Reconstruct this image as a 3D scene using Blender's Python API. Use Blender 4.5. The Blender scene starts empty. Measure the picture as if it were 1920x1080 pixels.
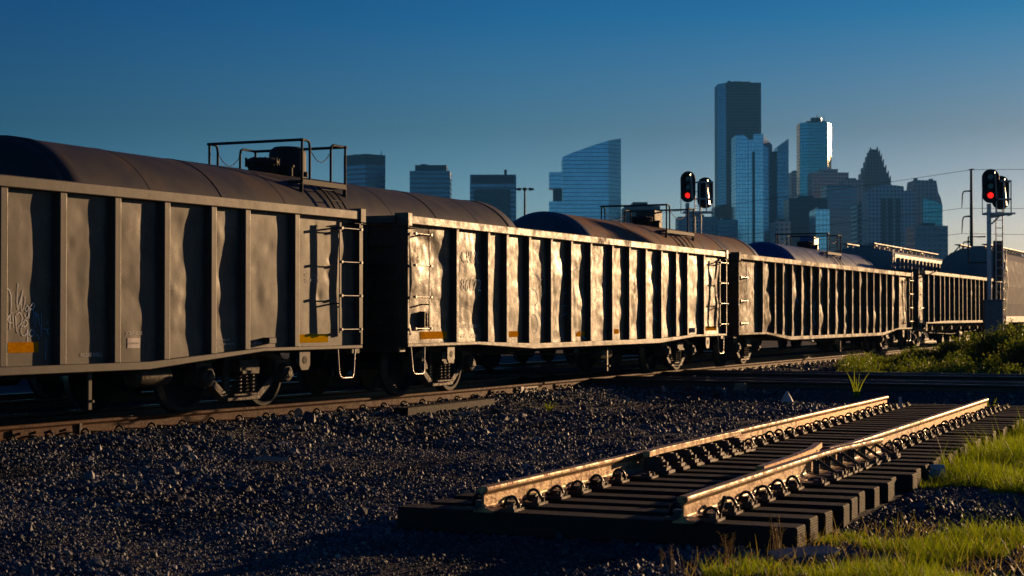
import bpy, math, random
import numpy as np
from mathutils import Vector, Matrix, noise as mnoise
random.seed(7); rng = np.random.default_rng(11)
S = bpy.context.scene
COL = S.collection
R = math.radians
F, HZ, CZ = 3200.0, 592.0, 1.24           # focal length in photo pixels, horizon row, eye height over rail top
GZ = -0.30                                # yard ground level
SUN_AZ, SUN_EL = 39.5, 6.8

# ------------------------------------------------------------------ helpers
class MB:
    def __init__(s): s.v=[]; s.f=[]; s.sm=[]; s.mi=[]; s.m=0
    def add(s, vs, fs, smooth=False):
        b=len(s.v); s.v+= [tuple(p) for p in vs]
        for f in fs: s.f.append([b+i for i in f]); s.sm.append(smooth); s.mi.append(s.m)
        return s
    def box(s, x0,x1,y0,y1,z0,z1):
        return s.add([(x0,y0,z0),(x1,y0,z0),(x1,y1,z0),(x0,y1,z0),(x0,y0,z1),(x1,y0,z1),(x1,y1,z1),(x0,y1,z1)],
            [(0,3,2,1),(4,5,6,7),(0,1,5,4),(1,2,6,5),(2,3,7,6),(3,0,4,7)])
    def bar(s, a, b, w, h, up=(0,0,1)):
        a=Vector(a); b=Vector(b); d=(b-a).normalized(); u=Vector(up); sd=d.cross(u)
        if sd.length<1e-4: sd=d.cross(Vector((0,1,0)))
        sd.normalize(); u=sd.cross(d).normalized(); vs=[]
        for p in (a,b):
            for q,r in ((-1,-1),(1,-1),(1,1),(-1,1)): vs.append(p+sd*(q*w/2)+u*(r*h/2))
        return s.add(vs,[(3,2,1,0),(4,5,6,7),(0,1,5,4),(1,2,6,5),(2,3,7,6),(3,0,4,7)])
    def tube(s, pts, r, n=8, caps=True):
        pts=[Vector(p) for p in pts]; N=len(pts); rings=[]; pv=None
        for i,p in enumerate(pts):
            d=(pts[min(i+1,N-1)]-pts[max(i-1,0)]).normalized()
            if pv is None:
                pv=d.cross(Vector((0,0,1)))
                if pv.length<.1: pv=d.cross(Vector((1,0,0)))
            pv=(pv-d*pv.dot(d)).normalized(); w=d.cross(pv)
            rr=r[i] if isinstance(r,(list,tuple)) else r
            rings.append([p+(pv*math.cos(2*math.pi*k/n)+w*math.sin(2*math.pi*k/n))*rr for k in range(n)])
        vs=[q for g in rings for q in g]; fs=[]
        for i in range(N-1):
            for k in range(n): fs.append((i*n+k,i*n+(k+1)%n,(i+1)*n+(k+1)%n,(i+1)*n+k))
        s.add(vs,fs,True)
        if caps:
            s.add(rings[0],[tuple(range(n))[::-1]]); s.add(rings[-1],[tuple(range(n))])
        return s
    def lathe(s, prof, o, ax, n=24, smooth=True, sharp=False):
        # prof: (radius, distance along axis)
        o=Vector(o); ax=Vector(ax).normalized(); u=ax.orthogonal().normalized(); w=ax.cross(u)
        if sharp:
            for i in range(len(prof)-1): s.lathe(prof[i:i+2],o,ax,n,smooth)
            return s
        vs=[]; fs=[]
        for r,h in prof:
            for k in range(n):
                a=2*math.pi*k/n; vs.append(o+ax*h+(u*math.cos(a)+w*math.sin(a))*max(r,1e-4))
        for i in range(len(prof)-1):
            for k in range(n): fs.append((i*n+k,i*n+(k+1)%n,(i+1)*n+(k+1)%n,(i+1)*n+k))
        return s.add(vs,fs,smooth)
    def cyl(s, a, b, r, n=16):
        a=Vector(a); b=Vector(b); L=(b-a).length
        return s.lathe([(0,0),(r,0),(r,L),(0,L)],a,b-a,n,sharp=True)
    def prism(s, poly, fn0, fn1):
        n=len(poly); vs=[fn0(*p) for p in poly]+[fn1(*p) for p in poly]
        return s.add(vs,[tuple(range(n)),tuple(range(2*n-1,n-1,-1))]+[(i,i+n,(i+1)%n+n,(i+1)%n) for i in range(n)])
    def xz(s, poly, y0, y1): return s.prism(poly, lambda x,z:(x,y0,z), lambda x,z:(x,y1,z))
    def yz(s, poly, x0, x1): return s.prism(poly, lambda y,z:(x0,y,z), lambda y,z:(x1,y,z))
    def xy(s, poly, z0, z1): return s.prism(poly, lambda x,y:(x,y,z0), lambda x,y:(x,y,z1))
    def build(s, name, mat, parent=None, bevel=0, seg=2, recalc=True):
        me=bpy.data.meshes.new(name); me.from_pydata(s.v,[],s.f)
        me.polygons.foreach_set('use_smooth', s.sm); 
        if isinstance(mat,(list,tuple)):
            for m in mat: me.materials.append(m)
            me.polygons.foreach_set('material_index', s.mi)
        else: me.materials.append(mat)
        if recalc:
            import bmesh
            bm=bmesh.new(); bm.from_mesh(me); bmesh.ops.recalc_face_normals(bm,faces=bm.faces); bm.to_mesh(me); bm.free()
        me.update()
        o=bpy.data.objects.new(name,me); COL.objects.link(o)
        if parent: o.parent=parent
        if bevel:
            b=o.modifiers.new('bevel','BEVEL'); b.width=bevel; b.segments=seg; b.limit_method='ANGLE'
        return o

def np_mesh(name, V, Fa, mat, parent=None, smooth=False, k=None):
    me=bpy.data.meshes.new(name); V=np.asarray(V,np.float32); Fa=np.asarray(Fa,np.int32); n=Fa.shape[1]
    me.vertices.add(len(V)); me.vertices.foreach_set('co',V.ravel())
    me.loops.add(Fa.size); me.loops.foreach_set('vertex_index',Fa.ravel())
    me.polygons.add(len(Fa)); me.polygons.foreach_set('loop_start',np.arange(0,Fa.size,n,dtype=np.int32))
    me.polygons.foreach_set('use_smooth',np.full(len(Fa),smooth))
    me.materials.append(mat); me.update(calc_edges=True); me.validate()
    o=bpy.data.objects.new(name,me); COL.objects.link(o)
    if parent: o.parent=parent
    return o

def tag(o,label=None,cat=None,group=None,kind=None):
    if label: o['label']=label
    if cat: o['category']=cat
    if group: o['group']=group
    if kind: o['kind']=kind
    return o
def empty(name,loc,rz=0,**k):
    o=bpy.data.objects.new(name,None); COL.objects.link(o); o.location=loc; o.rotation_euler=(0,0,rz)
    o.empty_display_size=.3; return tag(o,**k)
def kids(o): return [c for c in list(COL.objects) if c.parent==o]
def put(src, parent, loc=None, rz=None, name=None, scale=None):
    """copy of a part (with its sub-parts) under another parent"""
    c=src.copy(); COL.objects.link(c); c.parent=parent
    if loc is not None: c.location=loc
    if rz is not None: c.rotation_euler=(0,0,rz)
    if scale: c.scale=scale
    for k in src.children:
        d=k.copy(); COL.objects.link(d); d.parent=c
    return c
def px2x(px,Z): return (px-960)/F*Z
def py2z(py,Z): return CZ+(HZ-py)/F*Z
def heading(h): return R(90-h)

# ------------------------------------------------------------------ materials
def new_mat(name):
    m=bpy.data.materials.new(name); m.use_nodes=True; nt=m.node_tree; return m,nt,nt.nodes['Principled BSDF']
def ramp(nt,fac,stops,interp='LINEAR'):
    r=nt.nodes.new('ShaderNodeValToRGB'); r.color_ramp.interpolation=interp
    e=r.color_ramp.elements
    while len(e)>1: e.remove(e[-1])
    e[0].position=stops[0][0]; e[0].color=(*stops[0][1],1) if len(stops[0][1])==3 else stops[0][1]
    for p,c in stops[1:]:
        x=e.new(p); x.color=(*c,1)
    nt.links.new(fac,r.inputs[0]); return r.outputs[0]
def g(v): return (v,v,v)
def nz(nt,vec,scale,detail=4,rough=.55,dist=0,typ='noise'):
    if typ=='noise':
        n=nt.nodes.new('ShaderNodeTexNoise'); n.inputs['Scale'].default_value=scale; n.inputs['Detail'].default_value=detail
        n.inputs['Roughness'].default_value=rough; n.inputs['Distortion'].default_value=dist
        nt.links.new(vec,n.inputs['Vector']); return n.outputs[0]
def coords(nt,scale=(1,1,1),out='Object'):
    t=nt.nodes.new('ShaderNodeTexCoord'); m=nt.nodes.new('ShaderNodeMapping'); m.inputs['Scale'].default_value=scale
    nt.links.new(t.outputs[out],m.inputs[0]); return m.outputs[0]
def mix(nt,f,a,b,mode='MIX'):
    m=nt.nodes.new('ShaderNodeMix'); m.data_type='RGBA'; m.blend_type=mode
    for s,i in ((f,0),(a,6),(b,7)):
        if isinstance(s,(int,float)): m.inputs[i].default_value=s
        elif isinstance(s,tuple): m.inputs[i].default_value=(*s,1)
        else: nt.links.new(s,m.inputs[i])
    return m.outputs[2]
def math_(nt,op,a,b=0.0):
    m=nt.nodes.new('ShaderNodeMath'); m.operation=op
    for s,i in ((a,0),(b,1)):
        if isinstance(s,(int,float)): m.inputs[i].default_value=s
        else: nt.links.new(s,m.inputs[i])
    return m.outputs[0]
def bump(nt,b,h,strength=.3,dist=.01):
    n=nt.nodes.new('ShaderNodeBump'); n.inputs['Strength'].default_value=strength; n.inputs['Distance'].default_value=dist
    nt.links.new(h,n.inputs['Height']); nt.links.new(n.outputs[0],b.inputs['Normal'])

def paint(name, c1, c2, rust=(.10,.04,.018), rust_at=.72, rough=(.38,.6), sc=1.0, bmp=.25, spec=.5, streak=True, metal=0.0, scratch=0.0, streaks=0.0):
    m,nt,b=new_mat(name); v=coords(nt); vs=coords(nt,(3,3,.35))
    n1=nz(nt,v,1.3*sc,6,.6); n2=nz(nt,vs,2.5*sc,5,.6); n3=nz(nt,v,9*sc,6,.65)
    base=mix(nt,ramp(nt,n1,[(.35,g(0)),(.65,g(1))]),c1,c2)
    if streak: base=mix(nt,ramp(nt,n2,[(.5,g(0)),(.75,g(.5))]),base,tuple(x*.55 for x in c1))
    rf=math_(nt,'MULTIPLY',ramp(nt,n1,[(rust_at-.12,g(0)),(rust_at,g(1))]),ramp(nt,n3,[(.35,g(.1)),(.6,g(1))]))
    spots=ramp(nt,n3,[(.69,g(0)),(.74,g(.6))])
    rf=math_(nt,'MAXIMUM',rf,spots)
    base=mix(nt,rf,base,rust)
    vsc=coords(nt,(1.4,1.4,.8)); s1=nz(nt,vsc,2.6*sc,3,.5,3.5); s2=nz(nt,v,1.9*sc,2,.5)
    scr=math_(nt,'MULTIPLY',ramp(nt,s1,[(.492,g(0)),(.5,g(1)),(.508,g(0))]),ramp(nt,s2,[(.48,g(0)),(.6,g(1))]))
    base=mix(nt,math_(nt,'MULTIPLY',scr,scratch),base,tuple(min(1,x*3.2) for x in c2))
    vr=coords(nt,(7,7,.5)); rs=math_(nt,'MULTIPLY',ramp(nt,nz(nt,vr,1.6*sc,4,.6),[(.58,g(0)),(.70,g(.8))]),ramp(nt,n1,[(.45,g(0)),(.6,g(1))]))
    base=mix(nt,math_(nt,'MULTIPLY',rs,streaks),base,rust)
    nt.links.new(base,b.inputs['Base Color'])
    rr=ramp(nt,nz(nt,v,5*sc,5,.6),[(.3,g(rough[0])),(.7,g(rough[1]))])
    rr=mix(nt,rf,rr,g(.8)); nt.links.new(rr,b.inputs['Roughness'])
    b.inputs['Specular IOR Level'].default_value=spec; b.inputs['Metallic'].default_value=metal
    h=math_(nt,'ADD',math_(nt,'MULTIPLY',nz(nt,v,28*sc,4,.6),.35),nz(nt,v,7*sc,3,.5))
    bump(nt,b,h,bmp,.012)
    return m
def plain(name,c,rough=.7,metal=0,var=.25,sc=8,spec=.4,bmp=.2):
    m,nt,b=new_mat(name); v=coords(nt); n=nz(nt,v,sc,5,.6)
    nt.links.new(mix(nt,ramp(nt,n,[(.3,g(0)),(.7,g(1))]),tuple(x*(1-var) for x in c),tuple(min(1,x*(1+var)) for x in c)),b.inputs['Base Color'])
    b.inputs['Roughness'].default_value=rough; b.inputs['Metallic'].default_value=metal; b.inputs['Specular IOR Level'].default_value=spec
    if bmp: bump(nt,b,nz(nt,v,sc*5,3,.5),bmp,.01)
    return m
def facade(name, glass, frame, fh=4.0, band=.35, mp=3.0, mf=.25, groughness=.25, gmetal=.6, seed=0):
    """curtain wall: storeys and mullions in the object's own metres, glass panes slightly uneven"""
    m,nt,b=new_mat(name); t=nt.nodes.new('ShaderNodeTexCoord'); sx=nt.nodes.new('ShaderNodeSeparateXYZ'); nt.links.new(t.outputs['Object'],sx.inputs[0])
    ge=nt.nodes.new('ShaderNodeNewGeometry'); vt=nt.nodes.new('ShaderNodeVectorTransform'); vt.vector_type='NORMAL'; vt.convert_from='WORLD'; vt.convert_to='OBJECT'
    nt.links.new(ge.outputs['True Normal'],vt.inputs[0]); sn=nt.nodes.new('ShaderNodeSeparateXYZ'); nt.links.new(vt.outputs[0],sn.inputs[0])
    isx=math_(nt,'GREATER_THAN',math_(nt,'ABSOLUTE',sn.outputs[0]),.7)
    along=math_(nt,'ADD',math_(nt,'MULTIPLY',isx,sx.outputs[1]),math_(nt,'MULTIPLY',math_(nt,'SUBTRACT',1,isx),sx.outputs[0]))
    zf=math_(nt,'FRACT',math_(nt,'DIVIDE',math_(nt,'ADD',sx.outputs[2],1000),fh)); af=math_(nt,'FRACT',math_(nt,'DIVIDE',math_(nt,'ADD',along,900),mp))
    fr=math_(nt,'MAXIMUM',math_(nt,'LESS_THAN',zf,band),math_(nt,'LESS_THAN',af,mf))
    top=math_(nt,'GREATER_THAN',sn.outputs[2],.8); fr=math_(nt,'MAXIMUM',fr,top)
    cx=nt.nodes.new('ShaderNodeCombineXYZ')
    nt.links.new(math_(nt,'FLOOR',math_(nt,'DIVIDE',along,mp)),cx.inputs[0]); nt.links.new(math_(nt,'FLOOR',math_(nt,'DIVIDE',sx.outputs[2],fh)),cx.inputs[1])
    wn=nt.nodes.new('ShaderNodeTexWhiteNoise'); nt.links.new(cx.outputs[0],wn.inputs[0])
    gl=mix(nt,math_(nt,'MULTIPLY',wn.outputs[0],.30),glass,tuple(x*.45 for x in glass))
    big=nz(nt,t.outputs['Object'],.012,3,.5)
    gl=mix(nt,ramp(nt,big,[(.4,g(0)),(.6,g(.35))]),gl,tuple(x*.5 for x in glass))
    nt.links.new(mix(nt,fr,gl,frame),b.inputs['Base Color'])
    nt.links.new(mix(nt,fr,g(groughness),g(.6)),b.inputs['Roughness'])
    nt.links.new(mix(nt,fr,g(gmetal),g(0.05)),b.inputs['Metallic'])
    return m

M={}
M['gon1']=paint('faded_black_brown_paint',(.055,.047,.038),(.085,.072,.057),rust_at=.80,rough=(.42,.56),spec=.42,bmp=.09,scratch=.8,streaks=.5)
M['gon2']=paint('crinkled_black_paint',(.040,.032,.023),(.074,.055,.036),rust_at=.68,rough=(.36,.62),sc=1.2,bmp=.42,spec=.52,scratch=.9,streaks=.8)
M['gon3']=paint('worn_grey_brown_paint',(.066,.050,.032),(.11,.078,.046),rust=(.09,.036,.012),rust_at=.60,rough=(.50,.68),sc=1.3,bmp=.6,spec=.38,scratch=.6,streaks=1.0)
M['gon4']=paint('dull_green_black_paint',(.04,.04,.035),(.065,.062,.05),rust_at=.7,rough=(.5,.68),bmp=.4,spec=.35)
M['tank1']=paint('sooty_brown_tank_paint',(.034,.032,.033),(.052,.047,.047),rust=(.07,.035,.028),rust_at=.66,rough=(.5,.65),sc=.6,bmp=.08,spec=.4)
M['tank2']=paint('rusting_slate_tank_paint',(.055,.05,.05),(.085,.072,.066),rust=(.24,.065,.015),rust_at=.50,rough=(.45,.65),sc=.45,bmp=.08,spec=.4)
M['tank3']=paint('pale_grey_tank_paint',(.17,.21,.30),(.23,.27,.36),rust_at=.9,rough=(.4,.6),sc=.5,bmp=.05)
M['bluehead']=paint('deep_blue_paint',(.012,.06,.22),(.02,.08,.27),rust_at=.95,rough=(.3,.45),sc=.5,bmp=.05)
M['slatehead']=paint('dark_slate_blue_paint',(.03,.07,.12),(.04,.085,.14),rust_at=.95,rough=(.4,.55),sc=.5,bmp=.05)
M['hopgrey']=paint('dusty_white_hopper_paint',(.19,.215,.24),(.26,.285,.31),rust_at=.86,rough=(.45,.65),sc=.5,bmp=.06)
M['hopdull']=paint('dull_grey_hopper_paint',(.22,.235,.26),(.28,.29,.31),rust_at=.82,rough=(.75,.9),sc=.5,bmp=.04,spec=.1)
M['hopteal']=paint('grey_teal_hopper_paint',(.16,.22,.24),(.2,.26,.28),rust_at=.88,rough=(.45,.65),sc=.5,bmp=.06)
M['black']=plain('grimy_black_steel',(.022,.021,.02),.7)
M['iron']=paint('dusty_cast_iron',(.055,.042,.032),(.10,.072,.05),rust_at=.7,rough=(.5,.75),sc=5,bmp=.5)
M['tread']=plain('polished_wheel_tread',(.35,.30,.25),.35,.7)
M['railrust']=paint('rusted_rail_steel',(.13,.052,.019),(.19,.080,.030),rust=(.07,.028,.012),rust_at=.62,rough=(.6,.8),sc=6,bmp=.35,spec=.25)
M['railtan']=paint('light_tan_rusted_rail',(.50,.26,.075),(.64,.35,.12),rust=(.30,.12,.035),rust_at=.64,rough=(.36,.54),sc=5,bmp=.25,metal=.5,spec=.5)
M['railpale']=paint('pale_scaled_rail',(.42,.27,.115),(.56,.38,.19),rust=(.24,.10,.035),rust_at=.57,rough=(.36,.56),sc=6,bmp=.3,metal=.4,spec=.5)
M['raildark']=paint('dark_rail_steel',(.035,.028,.024),(.06,.045,.035),rust_at=.8,rough=(.4,.6),sc=6,bmp=.2)
M['railtop']=plain('train_polished_rail_head',(.40,.40,.42),.22,.9,var=.1,bmp=.05)
M['clip']=paint('oiled_black_clip',(.02,.018,.016),(.035,.03,.025),rust_at=.8,rough=(.3,.45),sc=12,bmp=.2)
M['plate']=paint('brown_tie_plate',(.10,.065,.045),(.16,.10,.065),rust_at=.6,rough=(.45,.65),sc=10,bmp=.4)
M['rung']=plain('galvanised_rod',(.42,.40,.37),.35,.7,var=.15)
M['yellow']=plain('yellow_reflective_strip',(1.0,.50,.004),.8,0,spec=0,var=.12,sc=30)
M['dullyellow']=plain('dirty_orange_reflective_strip',(.85,.32,.004),.8,0,spec=0,var=.3,sc=25)
M['whitetxt']=plain('faded_white_stencil',(.75,.75,.72),.6,0,bmp=0,var=.3,sc=20)
M['dimtxt']=plain('worn_grey_stencil',(.60,.60,.58),.6,0,bmp=0,var=.4,sc=20)
M['spray']=plain('blue_white_spray_paint',(.68,.72,.76),.6,0,bmp=0,var=.35,sc=12)
M['spray2']=plain('dull_blue_spray_paint',(.18,.42,.66),.6,0,bmp=0,var=.4,sc=10)
M['label']=plain('pink_white_sticker',(.70,.60,.55),.5,0,var=.05)
M['inkdark']=plain('dark_printed_ink',(.03,.03,.03),.6)
M['sigblack']=plain('matt_black_signal_paint',(.012,.012,.012),.6)
M['hood_glint']=plain('painted_hood_glint',(.40,.37,.33),.35,0,var=.1,spec=.8,bmp=0)  # pale colour stands in for sun glare on the black hoods
M['silver']=plain('aluminium_signal_paint',(.62,.61,.58),.42,.15,var=.12)
M['greybox']=plain('grey_cabinet_paint',(.20,.21,.21),.5)
M['pole']=plain('weathered_dark_steel_pole',(.05,.045,.04),.6)
M['wire']=plain('aluminium_wire',(.10,.10,.10),.5)
M['paper']=plain('crumpled_white_plastic',(.62,.60,.58),.55,0,var=.15)
M['tan_card']=plain('weathered_cardboard',(.45,.32,.24),.8,0,var=.2)
M['concrete']=plain('weathered_board',(.30,.28,.25),.8)

def tie_material():
    m,nt,b=new_mat('creosoted_timber'); v=coords(nt,(14,1.2,14)); n=nz(nt,v,1.0,6,.65); v2=coords(nt,(1,1,1)); n2=nz(nt,v2,2.5,4,.6)
    c=mix(nt,ramp(nt,n,[(.35,g(0)),(.7,g(1))]),(.011,.008,.006),(.030,.020,.014))
    oi_=nt.nodes.new('ShaderNodeObjectInfo'); c=mix(nt,ramp(nt,n2,[(.45,g(0)),(.7,g(.6))]),c,(.040,.028,.02)); c=mix(nt,math_(nt,'MULTIPLY',oi_.outputs['Random'],.5),c,(.043,.036,.030))
    b.inputs['Specular IOR Level'].default_value=.22
    # incised pits
    vo=nt.nodes.new('ShaderNodeTexVoronoi'); vo.inputs['Scale'].default_value=55; vo.inputs['Randomness'].default_value=.15; nt.links.new(v2,vo.inputs['Vector'])
    nt.links.new(c,b.inputs['Base Color']); b.inputs['Roughness'].default_value=.72
    h=math_(nt,'ADD',math_(nt,'MULTIPLY',n,1.0),math_(nt,'MULTIPLY',vo.outputs[0],.8)); bump(nt,b,h,.8,.012)
    return m
M['tie']=tie_material()
def gravel_material(ground=False):
    m,nt,b=new_mat('yard_gravel_bed' if ground else 'crushed_ballast_stone'); v=coords(nt)
    if ground:
        vo=nt.nodes.new('ShaderNodeTexVoronoi'); vo.inputs['Scale'].default_value=38; nt.links.new(v,vo.inputs['Vector'])
        c=ramp(nt,vo.outputs['Color'],[(.1,(.016,.02,.027)),(.6,(.034,.041,.053)),(1,(.07,.077,.09))])
        big=nz(nt,v,.35,4,.6); c=mix(nt,ramp(nt,big,[(.42,g(0)),(.62,g(.6))]),c,(.05,.04,.033))
        nt.links.new(c,b.inputs['Base Color']); bump(nt,b,vo.outputs[0],1.0,.03); b.inputs['Roughness'].default_value=.85
    else:
        ge=nt.nodes.new('ShaderNodeNewGeometry'); r=ge.outputs['Random Per Island']
        c=ramp(nt,r,[(0,(.034,.048,.070)),(.4,(.078,.102,.138)),(.65,(.14,.163,.20)),(.85,(.23,.24,.26)),(.95,(.38,.35,.32)),(1,(.58,.55,.50))])
        n=nz(nt,v,30,3,.6); c=mix(nt,.35,c,ramp(nt,n,[(.3,g(.02)),(.7,g(.16))]),'OVERLAY')
        big=nz(nt,v,.5,5,.65,.6); c=mix(nt,ramp(nt,big,[(.38,g(.75)),(.5,g(.1)),(.62,g(0))]),c,(.016,.015,.017)); c=mix(nt,ramp(nt,big,[(.52,g(0)),(.68,g(.55))]),c,(.13,.135,.15))
        nt.links.new(c,b.inputs['Base Color']); b.inputs['Roughness'].default_value=.6; b.inputs['Specular IOR Level'].default_value=.5
    return m
M['ground']=gravel_material(True); M['stone']=gravel_material()
def leaf_mat(name,c1,c2,tr=.5):
    m,nt,b=new_mat(name); ge=nt.nodes.new('ShaderNodeNewGeometry')
    c=mix(nt,ge.outputs['Random Per Island'],c1,c2); nt.links.new(c,b.inputs['Base Color']); b.inputs['Roughness'].default_value=.5
    t=nt.nodes.new('ShaderNodeBsdfTranslucent'); ms=nt.nodes.new('ShaderNodeMixShader'); ms.inputs[0].default_value=tr
    nt.links.new(mix(nt,1.0,c,(3.1,3.2,.9),'MULTIPLY'),t.inputs[0]); nt.links.new(b.outputs[0],ms.inputs[1]); nt.links.new(t.outputs[0],ms.inputs[2])
    nt.links.new(ms.outputs[0],nt.nodes['Material Output'].inputs[0]); return m
M['grass']=leaf_mat('bright_yard_grass',(.075,.115,.007),(.15,.17,.013),.62)
M['drygrass']=leaf_mat('dry_seed_stalks',(.16,.12,.055),(.26,.20,.10),.4)
M['weed']=leaf_mat('dusky_weed_leaves',(.038,.064,.010),(.095,.105,.018),.5)
def emis(name,c,s):
    m,nt,b=new_mat(name); b.inputs['Base Color'].default_value=(*c,1); b.inputs['Emission Color'].default_value=(*c,1); b.inputs['Emission Strength'].default_value=s; return m
M['red']=emis('lit_red_lens',(1,.012,.008),1.6)
M['lens']=plain('dark_glass_lens',(.02,.02,.02),.1,0,bmp=0)

# ------------------------------------------------------------------ paths of the tracks
def dirv(h): return np.array([math.sin(R(h)),math.cos(R(h))])
def lft(h): return np.array([-math.cos(R(h)),math.sin(R(h))])
W=3.2
CARS=[dict(right=(-2.13,24.3),h=27.1,L=16.2,top=2.73),
      dict(left=(-1.54,25.2),h=24.2,L=15.95,top=2.73),
      dict(left=(5.42,40.8),h=24.45,L=20.65,top=2.73),
      dict(left=(14.5,60.9),h=25.0,L=18.9,top=2.88),
      dict(left=(23.33,79.8),h=25.0,L=15.5,top=4.4)]
for c in CARS:
    d=dirv(c['h'])
    if 'right' in c: c['left']=tuple(np.array(c['right'])-d*c['L'])
    c['c']=np.array(c['left'])+d*c['L']/2+lft(c['h'])*W/2
pts=[]
for c in CARS:
    d=dirv(c['h']); pts+= [c['c']-d*c['L']*.35, c['c']+d*c['L']*.35]
pts=[pts[0]-dirv(27.6)*6]+pts; pts=[pts[0]-dirv(28.2)*12]+pts; pts.append(pts[-1]+dirv(25)*30)
def catmull(P,step=.5):
    out=[]
    P=[2*P[0]-P[1]]+list(P)+[2*P[-1]-P[-2]]
    for i in range(1,len(P)-2):
        n=max(2,int(np.linalg.norm(P[i+1]-P[i])/step))
        for k in range(n):
            t=k/n; a,b,c,d=P[i-1],P[i],P[i+1],P[i+2]
            out.append(.5*((2*b)+(-a+c)*t+(2*a-5*b+4*c-d)*t*t+(-a+3*b-3*c+d)*t**3))
    out.append(P[-2]); return np.array(out)
MAIN=catmull(pts)
T0=np.array([-6.91,27.64]); TH=24.47
TANK=np.array([T0+dirv(TH)*s for s in np.arange(-25,95,2.0)])
# crossing tracks: bearing about 65.6 deg left of the view axis
XH=-65.4; xd=dirv(XH)
XA=np.array([9.2,30.55]); XR=[XA+dirv(XH+90)*0.0, ]
def crossing_path(off): return np.array([XA+dirv(XH+90)*off+xd*s for s in np.arange(-22,62,1.0)])
X1=crossing_path(.75); X2=crossing_path(.75+4.45)
def polydist(P,X,Y):
    """distance from points to a polyline"""
    best=np.full(np.shape(X),1e9)
    for a,b in zip(P[:-1:2],P[2::2]) if len(P)>60 else zip(P[:-1],P[1:]):
        d=b-a; L2=d@d
        t=np.clip(((X-a[0])*d[0]+(Y-a[1])*d[1])/L2,0,1)
        best=np.minimum(best,np.hypot(X-a[0]-t*d[0],Y-a[1]-t*d[1]))
    return best
def sstep(a,b,x):
    t=np.clip((x-a)/(b-a),0,1); return t*t*(3-2*t)
def wob(X,Y):
    return (.014*np.sin(X*1.7+.6*np.sin(Y*1.3))*np.sin(Y*1.9+1.1)+.010*np.sin(X*4.1+Y*2.3)+.007*np.sin(X*7.7-Y*6.1+2))
def gh(X,Y):
    X=np.asarray(X,float); Y=np.asarray(Y,float)
    near=(np.hypot(X-5,Y-30)<110)
    z=np.full(X.shape,GZ)+wob(X,Y)
    dm=np.full(X.shape,99.); 
    if near.any():
        dm[near]=np.minimum(polydist(MAIN,X[near],Y[near]),polydist(TANK,X[near],Y[near]))
    bed=-.165; dx=np.full(X.shape,99.)
    if near.any(): dx[near]=np.minimum(polydist(X1,X[near],Y[near]),polydist(X2,X[near],Y[near]))
    k=np.maximum(1-sstep(1.45,2.5,dm),1-sstep(1.35,2.3,dx))
    z=z*(1-k)+(bed+wob(X,Y)*.35)*k
    # flat pad under the stacked track panel
    u=(X+.206)*.393+(Y-12.0)*.92; v=(X+.206)*.92-(Y-12.0)*.393
    pad=sstep(-.6,.0,u)*(1-sstep(16.6,17.2,u))*sstep(-1.1,-.75,v)*(1-sstep(2.25,2.6,v))
    z=z*(1-pad)+(GZ-.01)*pad
    return z

# ------------------------------------------------------------------ camera, sun, sky
cam=bpy.data.cameras.new('camera'); co=bpy.data.objects.new('camera',cam); COL.objects.link(co); S.camera=co
cam.lens=60; cam.sensor_width=36; cam.clip_end=20000; cam.clip_start=.1
co.location=(0,0,CZ); co.rotation_euler=(R(90)+math.atan((HZ-540)/F),0,0)
cam.dof.use_dof=True; cam.dof.focus_distance=20; cam.dof.aperture_fstop=5.0
sl=bpy.data.lights.new('sun','SUN'); so=bpy.data.objects.new('sun',sl); COL.objects.link(so)
sl.energy=5.0; sl.angle=R(.5); sl.color=(1.0,.61,.30)
sd=Vector((math.sin(R(SUN_AZ))*math.cos(R(SUN_EL)),math.cos(R(SUN_AZ))*math.cos(R(SUN_EL)),math.sin(R(SUN_EL))))
so.rotation_euler=sd.to_track_quat('Z','Y').to_euler()
w=bpy.data.worlds.new('World'); S.world=w; w.use_nodes=True; nt=w.node_tree; bg=nt.nodes['Background']
sky=nt.nodes.new('ShaderNodeTexSky'); sky.sky_type='NISHITA'; sky.sun_disc=False
sky.sun_elevation=R(SUN_EL); sky.sun_rotation=R(SUN_AZ); sky.air_density=1.2; sky.dust_density=.6; sky.ozone_density=3.0; sky.altitude=0
# polarised, deep-blue evening sky: tint by height above the horizon and by bearing from the sun
tc=nt.nodes.new('ShaderNodeTexCoord'); vn=nt.nodes.new('ShaderNodeVectorMath'); vn.operation='NORMALIZE'; nt.links.new(tc.outputs['Generated'],vn.inputs[0])
sx=nt.nodes.new('ShaderNodeSeparateXYZ'); nt.links.new(vn.outputs[0],sx.inputs[0])
el=math_(nt,'MULTIPLY',sx.outputs[2],4.0)
K=4.0
def C4(*c): return tuple(x/K for x in c)
t1_=ramp(nt,el,[(0,C4(1.12,2.2,4.9)),(.21,C4(1.0,1.8,3.5)),(.43,C4(.46,.92,1.62)),(.69,C4(.085,.70,1.55)),(.95,C4(.02,.42,1.1)),(1,C4(.05,.36,1.0))])
dt=nt.nodes.new('ShaderNodeVectorMath'); dt.operation='DOT_PRODUCT'; nt.links.new(vn.outputs[0],dt.inputs[0]); dt.inputs[1].default_value=(math.sin(R(SUN_AZ)),math.cos(R(SUN_AZ)),0)
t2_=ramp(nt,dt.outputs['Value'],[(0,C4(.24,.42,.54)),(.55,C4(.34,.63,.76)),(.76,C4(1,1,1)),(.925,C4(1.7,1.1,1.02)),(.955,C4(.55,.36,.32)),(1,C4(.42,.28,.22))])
m1=mix(nt,1.0,sky.outputs[0],t1_,'MULTIPLY'); m2=mix(nt,1.0,m1,t2_,'MULTIPLY')
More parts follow.
